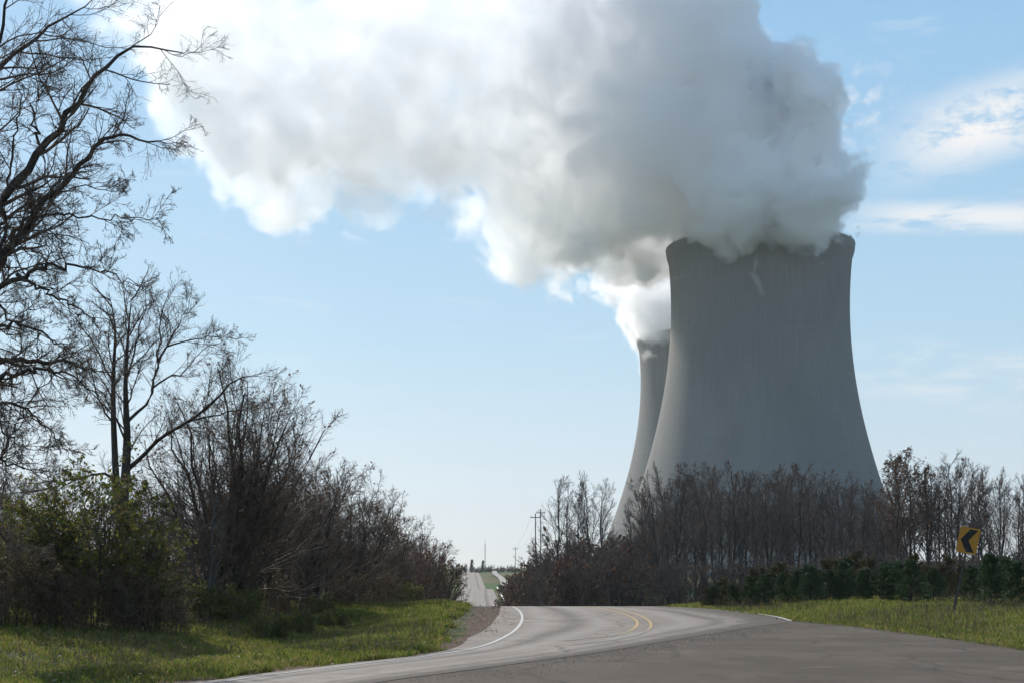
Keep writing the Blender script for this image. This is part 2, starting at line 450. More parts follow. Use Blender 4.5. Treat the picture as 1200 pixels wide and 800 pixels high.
xs = np.concatenate([-np.geomspace(34, 5600, 46)[::-1], np.arange(-33.6, 34, .42), np.geomspace(34.4, 5600, 46)])
ys = np.concatenate([-np.geomspace(6, 400, 14)[::-1], np.arange(-4, 90, .5), np.arange(90, 800, 4.0), np.geomspace(800, 5900, 34)])
XX, YY = np.meshgrid(xs, ys); ZZ = ground(XX, YY)
_under = (XX > left_edge(YY) - .3) & (XX < right_edge(YY) + .1) & (YY > 90)
ZZ = np.where(_under, ZZ - .12, ZZ)
nx, ny = len(xs), len(ys)
idx = np.arange(nx * ny).reshape(ny, nx)
Q = np.stack([idx[:-1, :-1], idx[:-1, 1:], idx[1:, 1:], idx[1:, :-1]], -1).reshape(-1, 4)
m_gnd, nt, b = mat("verge_ground", .95, .1)
p = gpos(nt)
at1 = nt.nodes.new('ShaderNodeAttribute'); at1.attribute_name = 'dirt'
at2 = nt.nodes.new('ShaderNodeAttribute'); at2.attribute_name = 'field'
n1 = noise(nt, p, .55, 6, .62); n2 = noise(nt, p, 3.2, 5, .65); n3 = noise(nt, p, 22, 3, .6); n4 = noise(nt, p, .012, 4, .5)
gcol = mixc(nt, n1.ss(.38, .62), (.045, .070, .016), (.10, .10, .032))
gcol = mixc(nt, n2.ss(.5, .72) * .7, gcol, (.105, .085, .045))
dcol = mixc(nt, n2.ss(.35, .65), (.085, .052, .034), (.15, .10, .070))
dcol = mixc(nt, n3.ss(.5, .75) * .6, dcol, (.19, .16, .13))
dm = (E(nt, at1.outputs['Fac']) + (n2 - .5) * .8 + (n1 - .5) * .35).ss(.42, .62)
c_ = mixc(nt, dm, gcol, dcol)
fcol = mixc(nt, n4.ss(.42, .58), (.055, .105, .030), (.12, .105, .055))
c_ = mixc(nt, E(nt, at2.outputs['Fac']), c_, fcol)
nt.links.new(c_, b.inputs['Base Color'])
bp = nt.nodes.new('ShaderNodeBump'); bp.inputs['Strength'].default_value = .7; bp.inputs['Distance'].default_value = .05
nt.links.new((n2 + n3 * .5).s, bp.inputs['Height']); nt.links.new(bp.outputs[0], b.inputs['Normal'])
me = mesh_np('ground', np.stack([XX, YY, ZZ], -1).reshape(-1, 3), Q, m_gnd, True)
DL = left_edge(YY) - XX; DR = XX - right_edge(YY)
dirt = np.where(YY < 110, np.maximum((1 - sstep(DL, .5, 1.5 + 1.3 * sstep(YY, 30, 44))) * (DL > -2), (1 - sstep(DR, .2, 1.0)) * (DR > -2) * .9), 0)
dirt = np.maximum(dirt, ((DL < .5) & (DR < .3)) * 1.0)
dirt = np.maximum(dirt, .62 * sstep(DL, 9, 13) * (YY < 200))           # leaf litter under the brush
dirt = np.maximum(dirt, .62 * sstep(DR, 24, 32) * (YY < 200))
a = me.attributes.new('dirt', 'FLOAT', 'POINT'); a.data.foreach_set('value', dirt.ravel().astype(np.float32))
a = me.attributes.new('field', 'FLOAT', 'POINT'); a.data.foreach_set('value', sstep(YY, 110, 220).ravel().astype(np.float32))
tag(link('ground', me), kind='structure')

# ------------------------------------------------------------------ roads
def strip(name, A, B, m, dz, nu=8, kind='structure', fade=None):
    A, B = np.asarray(A), np.asarray(B); n = len(A)
    u = np.linspace(0, 1, nu + 1)
    P = A[:, None, :] * (1 - u[None, :, None]) + B[:, None, :] * u[None, :, None]
    Z = prof(P[..., 1]) + dz
    V = np.concatenate([P, Z[..., None]], -1).reshape(-1, 3)
    k = nu + 1; idx = np.arange(n * k).reshape(n, k)
    Q = np.stack([idx[:-1, :-1], idx[:-1, 1:], idx[1:, 1:], idx[1:, :-1]], -1).reshape(-1, 4)
    me = mesh_np(name, V, Q, m, True)
    s = np.concatenate([[0], np.cumsum(np.linalg.norm(np.diff((A + B) / 2, axis=0), axis=1))])
    U = np.tile(u, n); S = np.repeat(s, k)
    for nm, val in (('across', U), ('along', S), ('wear', np.repeat(fade, k) if fade is not None else np.zeros(n * k))):
        a = me.attributes.new(nm, 'FLOAT', 'POINT'); a.data.foreach_set('value', val.astype(np.float32))
    # keep normals up
    o = link(name, me)
    if me.polygons[0].normal.z < 0: me.flip_normals()
    return tag(o, kind=kind)
def attr(nt, n): 
    a = nt.nodes.new('ShaderNodeAttribute'); a.attribute_name = n; return E(nt, a.outputs['Fac'])

def asphalt(name, c0, c1, c2, tracks=False, rough=.85, spec=.2):
    m, nt, b = mat(name, rough, spec); p = gpos(nt)
    f1 = noise(nt, p, .35, 5, .6); f2 = noise(nt, p, 2.6, 5, .65); f3 = noise(nt, p, 60, 2, .7)
    st_ = noise(nt, vmul(nt, p, (1.6, .22, 1)), 1.1, 4, .6)
    c = mixc(nt, f1.ss(.35, .65), c0, c1)
    c = mixc(nt, f2.ss(.5, .75) * .5, c, c2)
    vp = voro(nt, vadd(nt, p, vmul(nt, noise(nt, p, .8, 2, .5, color=True), (1.5, 1.5, 0))), .35)
    c = mixc(nt, noise(nt, vmul(nt, p, (1, .35, 1)), .9, 3).ss(.56, .62) * .35, c, tuple(v * .62 for v in c0))
    c = mixc(nt, vp.ss(.16, .2, 1, 0) * .4, c, tuple(v * 1.5 for v in c1))
    c = mixc(nt, f3.ss(.45, .7) * .45, c, tuple(min(1, v * 1.7) for v in c1))
    c = mixc(nt, f3.ss(.5, .3) * .5, c, tuple(v * .45 for v in c0))
    if tracks:
        u = attr(nt, 'across'); s = attr(nt, 'along')
        cmb = nt.nodes.new('ShaderNodeCombineXYZ'); nt.links.new((u * 9).s, cmb.inputs[0]); nt.links.new((s * .05).s, cmb.inputs[1])
        wob = noise(nt, cmb.outputs[0], 1.2, 4, .6)
        uu = u + (wob - .5) * .10
        tr = band(uu, .16, .055).mx(band(uu, .36, .055)).mx(band(uu, .63, .06)).mx(band(uu, .84, .05))
        oil = band(uu, .26, .06).mx(band(uu, .74, .06))
        c = mixc(nt, tr.ss(0, 1) * .55, c, (.30, .268, .238))
        c = mixc(nt, oil.ss(0, 1) * .6, c, (.085, .076, .068))
        c = mixc(nt, wob.ss(.55, .75) * .35, c, (.10, .094, .088))
        rag = (u + (f2 - .5) * .22 + (f1 - .5) * .16 + (f3 - .5) * .12).ss(.74, .93) * s.ss(98, 116, 1, 0)
        c = mixc(nt, rag, c, (.092, .074, .058))
    # cracks
    w = noise(nt, p, 1.3, 3, .5, color=True)
    vv = vadd(nt, p, vmul(nt, w, (.8, .8, 0)))
    vn = nt.nodes.new('ShaderNodeTexVoronoi'); vn.feature = 'DISTANCE_TO_EDGE'; vn.inputs['Scale'].default_value = .28; nt.links.new(vv, vn.inputs['Vector'])
    ck = E(nt, vn.outputs['Distance']).ss(.004, .020, 1, 0) * f1.ss(.42, .52)
    c = mixc(nt, ck * .5, c, (.03, .028, .026))
    nt.links.new(c, b.inputs['Base Color'])
    bp = nt.nodes.new('ShaderNodeBump'); bp.inputs['Strength'].default_value = .5; bp.inputs['Distance'].default_value = .008
    nt.links.new((f3 + f2).s, bp.inputs['Height']); nt.links.new(bp.outputs[0], b.inputs['Normal'])
    return m
m_main = asphalt("worn_road", (.20, .168, .139), (.27, .228, .188), (.145, .122, .101), True)
m_side = asphalt("side_road_asphalt", (.076, .060, .046), (.115, .092, .072), (.046, .037, .029), rough=.92, spec=.12)
# outset the left edge into a narrow shoulder round the inside of the bend
T_ = np.gradient(Lc, axis=0); T_ /= np.linalg.norm(T_, axis=1)[:, None]; Nl = np.stack([-T_[:, 1], T_[:, 0]], -1)
outs = np.interp(Lc[:, 1], [0, 26, 31, 44, 60, 100], [.12, .2, .7, .75, .5, .3])
strip('road', Lc + Nl * outs[:, None], Rc, m_main, .010, 14)
sy = np.concatenate([np.linspace(-60, 8, 12), np.arange(9, 47, 1.0)])
sl = np.interp(sy, [-60, 6, 12, 18, 24, 30, 38, 46], [-16, -14, -8.5, -4.2, -1.0, 1.5, 4.5, 6.0]); sr = right_edge(sy)
strip('side_road', np.stack([sl, sy], -1), np.stack([sr, sy], -1), m_side, .003, 14)

def paint(name, col, wear_c):
    m, nt, b = mat(name, .6, .4); p = gpos(nt)
    f = noise(nt, p, 9, 5, .7); g = noise(nt, p, 1.3, 3, .6)
    wr = (attr(nt, 'wear') + .16 + (f - .5) * .8 + (g - .5) * .5).ss(.25, .75)
    nt.links.new(mixc(nt, wr, col, wear_c), b.inputs['Base Color']); return m
m_white = paint("white_road_paint", (.52, .49, .45), (.22, .21, .195))
m_yell = paint("yellow_road_paint", (.43, .29, .10), (.19, .178, .16))
def ribbon(name, pts, w, m, dz, fade=None, n=6):
    P = catmull(pts, n); T = np.gradient(P, axis=0); T /= np.linalg.norm(T, axis=1)[:, None]; N_ = np.stack([-T[:, 1], T[:, 0]], -1)
    fd = np.interp(np.linspace(0, 1, len(P)), [q[0] for q in fade], [q[1] for q in fade]) if fade else None
    return strip(name, P + N_ * w / 2, P - N_ * w / 2, m, dz, 1, fade=fd)
i0 = 6
ribbon('road_marking', [(-24.4, 3.9), (-15, 8), (-9.3, 12), (-6.1, 15.3)] + [tuple(q) for q in fpts([(240, 801), (300, 793), (400, 781), (500, 769), (560, 758.5), (590, 747), (606, 736), (612, 725), (609, 716), (600, 709.5)])],
       .08, m_white, .016, [(0, .5), (.3, .4), (.5, .35), (.62, .25), (.7, .0), (.9, .0), (1, .1)])
yf = [(0, .05), (.55, .1), (.75, .35), (1, 1.0)]
ribbon('road_marking', fpts([(684, 709.5), (706, 713), (727, 718), (742, 724), (747, 730), (743, 736.5), (730, 742), (705, 746.5), (660, 751)]), .085, m_yell, .016, yf)
ribbon('road_marking', fpts([(705, 710.5), (727, 714), (746, 719.5), (759, 726), (763, 732.5), (758, 739.5), (742, 745.5), (715, 750.5), (670, 756)]), .085, m_yell, .016, [(0, .1), (.5, .15), (.68, .55), (1, 1)])
ribbon('road_marking', fpts([(765, 709.6), (800, 711.3), (838, 714), (880, 718), (910, 722.5), (927, 727.2)]), .12, m_white, .016, [(0, .5), (.5, .35), (.8, .2), (1, .3)])
for s_, mm in ((-3.5, m_white), (3.5, m_white), (-.16, m_yell), (.16, m_yell)):
    yy_ = np.array([68, 80, 100, 140, 190, 240, 290, 340, 366, 380, 395, 425, 450, 500, 560, 620, 690, 740.])
    ribbon('road_marking', np.stack([far_c(yy_) + s_, yy_], -1), .15, mm, .016, [(0, .55), (1, .55)], 4)
# pale gravel lane running down beside the far road
m_lane = asphalt("gravel_lane_surface", (.30, .28, .25), (.36, .34, .30), (.26, .24, .21))
yl = np.array([446, 470, 500, 540, 580, 620, 660, 700, 740.]); xl = far_c(yl) + np.array([9.5, 10.5, 11, 11.3, 11, 10.7, 11, 12, 12.5])
strip('gravel_lane', np.stack([xl - 1.2, yl], -1), np.stack([xl + 1.2, yl], -1), m_lane, .9, 3)

# ------------------------------------------------------------------ trees
def norm(v): return v / np.maximum(np.linalg.norm(v, axis=-1, keepdims=True), 1e-9)
def perp(d, rng):
    r = norm(rng.normal(size=d.shape)); return norm(np.cross(d, r))
def spawn(rng, P, Rd, n, length, ang, k, wander, up, rr=.5, t0=.25, t1=1.0, taper=.3, lenpow=.6, planar=None, rmin=.002, curl=0.):
    """children of polylines P (N,k,3) with radii Rd (N,k): returns their polylines and radii"""
    N, K = P.shape[:2]
    plen = np.linalg.norm(np.diff(P, axis=1), axis=2).sum(1)
    i = np.repeat(np.arange(N), n); t = t0 + (t1 - t0) * (np.tile((np.arange(n) + .5) / n, N) + rng.uniform(-.5, .5, N * n) / n)
    f = np.clip(t, 0, .999) * (K - 1); a = f.astype(int); w = (f - a)[:, None]
    p0 = P[i, a] * (1 - w) + P[i, a + 1] * w
    d0 = norm(P[i, a + 1] - P[i, a]); r0 = Rd[i, a] * (1 - w[:, 0]) + Rd[i, a + 1] * w[:, 0]
    pr = perp(d0, rng)
    if planar is not None: pr = norm(pr * np.array(planar)); pr = norm(pr - d0 * (pr * d0).sum(-1, keepdims=True))
    th = np.radians(ang[0] + rng.normal(size=N * n) * ang[1])[:, None]
    d = norm(d0 * np.cos(th) + pr * np.sin(th))
    L = plen[i] * length if length < 3 and length > 0 else np.full(N * n, -length)
    L = L * (1.15 - t) ** lenpow * rng.uniform(.6, 1.25, N * n)
    out = [p0]; c = p0; bend = perp(d, rng) * curl
    for s in range(k - 1):
        c = c + d * (L / (k - 1))[:, None]; out.append(c)
        d = norm(d + rng.normal(size=d.shape) * wander + bend + np.array([0, 0, up]))
    Pc = np.stack(out, 1)
    ra = np.maximum(r0 * rr, rmin); Rc_ = ra[:, None] * np.linspace(1, taper, k)[None]
    return Pc, np.maximum(Rc_, rmin * .6)
def tubes(P, Rd, sides):
    """(N,k,3) polylines -> vertices, quad faces"""
    N, k = P.shape[:2]
    T = norm(np.gradient(P, axis=1)); ref = np.where(np.abs(T[..., 2:3]) > .9, np.array([1., 0, 0]), np.array([0, 0, 1.]))
    A = norm(np.cross(T, ref)); B = np.cross(T, A)
    th = np.arange(sides) * 2 * np.pi / sides
    V = P[:, :, None] + Rd[:, :, None, None] * (A[:, :, None] * np.cos(th)[None, None, :, None] + B[:, :, None] * np.sin(th)[None, None, :, None])
    idx = np.arange(N * k * sides).reshape(N, k, sides); nx_ = np.roll(idx, -1, 2)
    Q = np.stack([idx[:, :-1], nx_[:, :-1], nx_[:, 1:], idx[:, 1:]], -1).reshape(-1, 4)
    return V.reshape(-1, 3), Q
def merge(parts):
    Vs, Fs, o = [], [], 0
    for V, Fq in parts:
        Vs.append(V); Fs.append(Fq + o); o += len(V)
    return np.concatenate(Vs), np.concatenate(Fs)
def pad(polys, k):
    """resample hand drawn polylines (list of (n,3),(n,)) to k points"""
    P, Rr = [], []
    for pts, r in polys:
        c = catmull(pts, 6); rr = np.interp(np.linspace(0, 1, len(c)), np.linspace(0, 1, len(r)), r)
        s = np.concatenate([[0], np.cumsum(np.linalg.norm(np.diff(c, axis=0), axis=1))]); q = np.linspace(0, s[-1], k)
        P.append(np.stack([np.interp(q, s, c[:, j]) for j in range(3)], -1)); Rr.append(np.interp(q, s, rr))
    return np.array(P), np.array(Rr)
def leaves(rng, P, n, size, spread=.05, tone=None):
    pts = P.reshape(-1, 3); c = pts[rng.integers(0, len(pts), n)] + rng.normal(size=(n, 3)) * spread
    a = norm(rng.normal(size=(n, 3))); b_ = perp(a, rng); s = size * rng.uniform(.5, 1.3, (n, 1))
    V = np.stack([c - a * s, c + b_ * s * .55, c + a * s, c - b_ * s * .55], 1).reshape(-1, 3)
    return V, np.arange(4 * n).reshape(-1, 4)

def bark(name, c0, c1, scale=6):
    m, nt, b = mat(name, .9, .15); p = opos(nt)
    f = noise(nt, vmul(nt, p, (1, 1, .25)), scale, 5, .65)
    nt.links.new(mixc(nt, f.ss(.35, .65), c0, c1), b.inputs['Base Color']); return m
m_bark = bark("dark_bark", (.040, .033, .028), (.085, .072, .062))
m_bark_grey = bark("grey_bark", (.065, .057, .052), (.13, .118, .108), 3)
m_twig = bark("twig_bark", (.105, .076, .057), (.18, .138, .108), 2)
m_twig_far = bark("far_twig_bark", (.085, .071, .062), (.15, .127, .110), .4)
def leafmat(name, cs, scale=2.5, trans=.45):
    m = bpy.data.materials.new(name); m.use_nodes = True; nt = m.node_tree; nt.nodes.clear()
    p = opos(nt); g = nt.nodes.new('ShaderNodeNewGeometry'); ri = E(nt, g.outputs['Random Per Island'])
    f = noise(nt, p, scale, 2, .6) * .5 + ri * .6 - .05
    rp = nt.nodes.new('ShaderNodeValToRGB'); nt.links.new(f.s, rp.inputs[0]); e = rp.color_ramp.elements
    e[0].position = .15; e[1].position = .85; e[0].color = (*cs[0], 1); e[1].color = (*cs[-1], 1)
    for i_, c in enumerate(cs[1:-1]): q = e.new(.15 + .7 * (i_ + 1) / (len(cs) - 1)); q.color = (*c, 1)
    d = nt.nodes.new('ShaderNodeBsdfPrincipled'); d.inputs['Roughness'].default_value = .7; d.inputs['Specular IOR Level'].default_value = .25
    t = nt.nodes.new('ShaderNodeBsdfTranslucent'); mx = nt.nodes.new('ShaderNodeMixShader'); mx.inputs[0].default_value = trans
    nt.links.new(rp.outputs[0], d.inputs['Base Color']); nt.links.new(rp.outputs[0], t.inputs[0])
    nt.links.new(d.outputs[0], mx.inputs[1]); nt.links.new(t.outputs[0], mx.inputs[2])
    o = nt.nodes.new('ShaderNodeOutputMaterial'); nt.links.new(mx.outputs[0], o.inputs[0]); return m
m_leaf_brown = leafmat("dead_leaf", [(.055, .030, .018), (.11, .055, .028), (.16, .085, .04)])
m_leaf_green = leafmat("bush_leaf", [(.045, .075, .016), (.10, .13, .028), (.20, .19, .04), (.14, .095, .04)])
m_leaf_red = leafmat("reddish_leaf", [(.050, .038, .020), (.10, .062, .034), (.17, .13, .07), (.085, .09, .032)])
m_leaf_far = leafmat("far_dead_leaf", [(.06, .038, .028), (.10, .060, .038), (.13, .075, .045)], .3)
m_needle = leafmat("conifer_needles", [(.026, .048, .020), (.050, .082, .032), (.080, .11, .042)], 1.5, .15)
m_needle_y = leafmat("yellowing_conifer_needles", [(.050, .048, .020), (.085, .075, .030), (.13, .090, .045)], 1.5, .15)

def put_tree(root, trunk, crown, lv=None, mt=None, mc=None, ml=None, names=('trunk', 'crown', 'leaves')):
    """trunk/crown: lists of (P, R, sides) in world or local coordinates minus root location"""
    o = np.array(root.location)
    def mk(nm, lst, m):
        V, Fq = merge([tubes(P - 0, Rr, s) for P, Rr, s in lst]); ob = link(nm, mesh_np(nm, V - o, Fq, m, True), root); return ob
    mk(names[0], trunk, mt); mk(names[1], crown, mc)
    if lv: V, Fq = lv; link(names[2], mesh_np(names[2], V - o, Fq, ml, False), root)

def W3(px, Y, dy=None):
    """pixel polyline at depth Y (optionally drifting in depth) -> points"""
    n = len(px); dy = dy or [0] * n
    if len(dy) != n: dy = list(np.interp(np.linspace(0, 1, n), np.linspace(0, 1, len(dy)), dy))
    return np.array([at(a, b, Y + d) for (a, b), d in zip(px, dy)])

# ---- the great tree whose trunk stands just outside the left of the view
rg = np.random.default_rng(11); Y = 26.0
tr = W3([(-78, 790), (-74, 650), (-66, 520), (-50, 420), (-28, 350)], Y); tr[0][2] = gz(tr[0][0], tr[0][1]) - .1
trunk = pad([(tr, [.34, .27, .24, .20, .16])], 14)
LM = [
 ([(-28, 350), (0, 310), (10, 292), (37, 259), (64, 225), (112, 176), (131, 161), (165, 163), (195, 169)], [0, -.5, -1.5], .13),
 ([(-50, 420), (-30, 300), (0, 240), (49, 180), (75, 142), (94, 112), (131, 71), (157, 56), (215, 60)], [0, .5, 1.2], .15),
 ([(10, 292), (22, 268), (50, 253), (75, 251), (130, 256), (192, 258)], [0, -1, -1.8], .06),
 ([(-60, 400), (-50, 200), (-30, 120), (0, 75), (37, 45), (75, 22), (112, -4)], [0, 1, 2.5], .12),
 ([(-28, 350), (0, 336), (28, 325), (52, 311), (105, 315), (158, 332)], [0, -.8, -2.2], .09),
 ([(-60, 470), (-30, 430), (0, 423), (45, 423), (87, 427), (130, 440)], [0, .6, 1.8], .13),
 ([(-50, 420), (-20, 390), (0, 381), (35, 385), (70, 402), (100, 430)], [0, -.4, -1.0], .07),
 ([(20, 322), (35, 332), (70, 350), (105, 371), (130, 395)], [-.8, -1.5], .05),
 ([(-66, 560), (-30, 560), (0, 535), (28, 480), (52, 451), (80, 425)], [0, .5, 1], .06),
 ([(-60, 420), (-70, 250), (-40, 150), (-10, 60), (10, -10), (40, -70)], [0, -1.5, -2.5], .10),
 ([(0, 310), (5, 250), (15, 180), (25, 120), (20, 60)], [-.5, .8, 1.6], .055),
 ([(49, 180), (40, 140), (50, 95), (70, 60)], [.4, 1.2], .04),
 ([(-50, 440), (-20, 480), (10, 510), (50, 530)], [0, -1.5], .05),
 ([(-40, 400), (-10, 350), (20, 380), (45, 350), (60, 320)], [0, 1.2], .05),
 ([(-66, 600), (-20, 610), (15, 635), (48, 643)], [0, -.5], .045),
 ([(-40, 300), (0, 262), (40, 236), (90, 222), (150, 226)], [0, 1.0], .06),
 ([(-50, 430), (0, 440), (50, 432), (90, 440), (120, 470)], [0, -1.4], .07),
 ([(-60, 480), (-10, 470), (30, 480), (60, 505), (85, 540)], [0, 1.3], .06),
 ([(-60, 520), (-20, 530), (20, 545), (60, 560)], [0, -1.2], .05),
]
limbs = pad([(W3(p_, Y, d_), [r_ * .78, r_ * .5, r_ * .28, r_ * .07]) for p_, d_, r_ in LM], 26)
limbs[0][:, 2:] += rg.normal(size=limbs[0][:, 2:].shape) * .035
l2 = spawn(rg, *limbs, 16, .25, (38, 15), 8, .17, .012, .5, .14, 1.0, .3, rmin=.007, lenpow=.3)
l3 = spawn(rg, *l2, 8, .54, (40, 18), 6, .19, .02, .6, .12, 1.0, .4, rmin=.0055)
l4 = spawn(rg, *l3, 6, .60, (38, 20), 5, .21, .03, .65, .1, 1.0, .5, rmin=.0036)
l5 = spawn(rg, *l4, 3, .65, (36, 20), 4, .22, .03, .7, .2, 1.0, .5, rmin=.0026)
root = empty('bare_tree', tuple(tr[0]), "huge spreading bare tree at the far left with twiggy limbs reaching into the sky", 'tree')
put_tree(root, [(*trunk, 12), (*limbs, 7)], [(*l2, 4), (*l3, 3), (*l4, 3), (*l5, 3)], None, m_bark, m_twig, names=('trunk', 'crown'))

# ---- the twin stemmed bare tree
rg = np.random.default_rng(21); Y = 36.0
base = W3([(150, 740)], Y)[0]; base[2] = gz(base[0], base[1]) - .1
def wb(px, dy=None): return W3(px, Y, dy)
tk = pad([(np.vstack([[base], wb([(147, 690), (143, 640), (143, 600), (147, 560), (149, 507), (147, 455), (150, 395), (154, 350)])]), [.24, .17, .12, .06, .008]),
          (wb([(144, 612), (138, 585), (136, 560), (133, 490), (133, 437), (135, 385), (128, 345)], [0, .4]), [.12, .09, .05, .006])], 16)
LM = [([(150, 493), (165, 478), (175, 462), (185, 427), (189, 371), (196, 345)], [0, .5], .06),
 ([(185, 424), (196, 402), (210, 381), (224, 343)], [.3, 1], .04),
 ([(149, 550), (165, 536), (192, 511), (245, 476), (275, 446), (300, 440)], [0, -1.2], .075),
 ([(189, 513), (215, 497), (245, 487), (287, 479), (318, 470)], [-.5, .5], .045),
 ([(178, 455), (197, 441), (217, 434), (238, 409), (262, 400)], [.2, 1.4], .035),
 ([(196, 406), (220, 398), (245, 395), (284, 397)], [.6, .2], .03),
 ([(147, 570), (125, 556), (100, 556), (60, 572), (20, 576), (-10, 577)], [0, -1], .055),
 ([(133, 450), (118, 415), (95, 380), (75, 362)], [.4, 1], .035),
 ([(135, 500), (118, 470), (105, 430), (100, 400)], [.4, -.8], .035),
 ([(150, 440), (160, 400), (172, 365), (170, 338)], [0, -1.2], .035),
 ([(147, 480), (160, 440), (175, 405)], [0, -1], .03),
 ([(149, 520), (130, 480), (115, 455), (90, 440)], [0, -1.8], .035)]
limbs = pad([(wb(p_, d_), [r_ * .85, r_ * .6, r_ * .35, r_ * .1]) for p_, d_, r_ in LM], 12)
limbs[0][:, 2:] += rg.normal(size=limbs[0][:, 2:].shape) * .03
both = (np.concatenate([pad([(q, [1] * 3) for q in tk[0][:, 5:]], 12)[0], limbs[0]]), np.concatenate([np.full((2, 12), .05), limbs[1]]))
l2 = spawn(rg, *both, 13, .38, (36, 13), 8, .13, .035, .45, .2, 1, .3, rmin=.006, lenpow=.35)
l3 = spawn(rg, *l2, 7, .55, (36, 15), 6, .15, .04, .55, .15, 1, .4, rmin=.0048)
l4 = spawn(rg, *l3, 5, .62, (34, 17), 5, .16, .04, .65, .1, 1, .5, rmin=.0034)
l5 = spawn(rg, *l4, 2, .7, (32, 17), 3, .16, .03, .7, .3, 1, .5, rmin=.0028)
root = empty('bare_tree', tuple(base), "tall open bare tree with twin upright stems and forked limbs above the green bush", 'tree')
put_tree(root, [(*tk, 10), (*limbs, 6)], [(*l2, 4), (*l3, 3), (*l4, 3), (*l5, 3)], None, m_bark, m_twig)

# ---- generic shrub / thicket tree made from stems that fan out
def thicket(seed, H, Wd, nstem, leaf=0, mleaf=None, leafsize=.035, r=.05, dens=1.0, tw=.006, lean=0., base_w=.15, up=.07, mt=None, mc=None, low=.12, spread=None, trunked=False):
    """returns a builder of (name, label, category, location, group) for a many stemmed woody plant"""
    rg = np.random.default_rng(seed)
    P, Rr = [], []
    for i in range(nstem):
        a = rg.uniform(0, 2 * np.pi); q = math.sqrt(rg.uniform(0, 1)); L = H * rg.uniform(.75, 1.0) * (1 - .25 * q * q)
        bx, by = base_w * q * math.cos(a), base_w * q * math.sin(a)
        tx, ty = (Wd / 2) * q * math.cos(a) * .75 + lean * H, (Wd / 2) * q * math.sin(a) * .75
        t = np.linspace(0, 1, 8)[:, None]; w_ = (t ** 1.35) if not trunked else (t ** 2.2)
        pts = np.array([bx, by, -.1]) * (1 - t) + t * np.array([bx, by, L]) + w_ * np.array([tx - bx, ty - by, 0]) + rg.normal(size=(8, 3)) * np.array([.03, .03, .01]) * H * .6 * t
        P.append(pts); Rr.append(np.linspace(r, r * .18, 8) * rg.uniform(.7, 1.2))
    P, Rr = np.array(P), np.array(Rr)
    l2 = spawn(rg, P, Rr, int(12 * dens), spread or .42, (44, 13), 6, .13, up, .5, low, 1, .35, rmin=tw * 1.4)
    l3 = spawn(rg, *l2, int(8 * dens), .55, (38, 15), 5, .16, up * .8, .55, .1, 1, .4, rmin=tw * .8)
    l4 = spawn(rg, *l3, 5, .6, (36, 17), 4, .17, up * .6, .7, .15, 1, .5, rmin=tw * .6)
    V1, F1 = merge([tubes(P, Rr, 6)]); V2, F2 = merge([tubes(*l2, 3), tubes(*l3, 3), tubes(*l4, 3)])
    m1 = mesh_np('trunk', V1, F1, mt or m_bark, True); m2 = mesh_np('crown', V2, F2, mc or m_twig, True); m3 = None
    if leaf: m3 = mesh_np('leaves', *leaves(rg, np.concatenate([l3[0].reshape(-1, 3), l4[0].reshape(-1, 3)]), leaf, leafsize), mleaf)
    def build(name, label, cat, loc, group=None, rz=0., sc=1.0):
        root = empty(name, loc, label, cat, group, rz, sc)
        link('trunk' if r > .035 else 'stems', m1, root); link('crown' if r > .035 else 'twigs', m2, root)
        if m3: link('leaves', m3, root)
        return root
    return build
def plant(build, name, label, cat, px, py, Y, group=None, rz=0, sc=1.0):
    """stand a plant at depth Y under the pixel column px"""
    q = at(px, 700, Y); return build(name, label, cat, (q.x, Y, gz(q.x, Y)), group, rz, sc)

# big round tree with a few clinging leaves
B_round = thicket(31, 8.0, 8.6, 16, 1500, m_leaf_brown, .05, .085, 1.25, .0075, mt=m_bark, mc=m_twig, base_w=.45)
plant(B_round, 'leafy_topped_tree', "round dense many stemmed tree with a few clinging dead leaves, beside the twin stemmed tree", 'tree', 270, 0, 43.0, sc=1.0)
B_pale = thicket(33, 4.6, 4.0, 5, 0, None, r=.07, tw=.006, mt=m_bark_grey, base_w=.12)
plant(B_pale, 'bare_tree', "small bare tree with a pale grey trunk foot in front of the round tree", 'tree', 240, 0, 38.5)
# the hedgerow running away to the crest
HR = [thicket(41, 6.4, 6.4, 11, 500, m_leaf_brown, .05, .06, 1.12, .009, base_w=.5, mc=m_twig),
      thicket(42, 5.8, 6.2, 13, 900, m_leaf_brown, .05, .055, 1.12, .010, base_w=.6, mc=m_twig),
      thicket(43, 6.2, 5.0, 8, 0, None, .05, .06, 1.08, .008, base_w=.3, mc=m_twig_far),
      thicket(44, 4.6, 4.8, 14, 2600, m_leaf_brown, .06, .045, .95, .010, base_w=.8, low=.04, mc=m_twig)]
hedge = [(335, 50, 0, 1.05, "bare grey brown hedgerow tree just right of the round tree"),
 (305, 56, 2, 1.0, "thin bare hedgerow tree behind the round tree"),
 (372, 54, 1, 1.0, "second hedgerow tree right of the round tree, thick with brown twigs"),
 (352, 62, 0, 1.05, "pale twigged hedgerow tree standing behind the second one"),
 (402, 60, 1, 1.0, "dense brown hedgerow tree near the middle of the left row"),
 (425, 68, 0, 1.0, "hedgerow tree with leafy dark tips in the middle of the left row"),
 (446, 74, 1, .98, "rounded dark hedgerow tree past the middle of the left row"),
 (392, 72, 2, 1.12, "taller bare hedgerow tree showing over the middle of the left row"),
 (470, 78, 3, 1.15, "low leafy brown hedgerow tree toward the road end of the left row"),
 (486, 92, 2, 1.12, "upright sparse tree standing above the road end of the left row"),
 (505, 100, 2, 1.18, "bare tree with spreading pale branches above the last hedge tree"),
 (492, 84, 3, 1.05, "dark leafy hedgerow tree, next to last before the road"),
 (511, 90, 3, 1.12, "dark brown overhanging tree at the road end of the left row")]
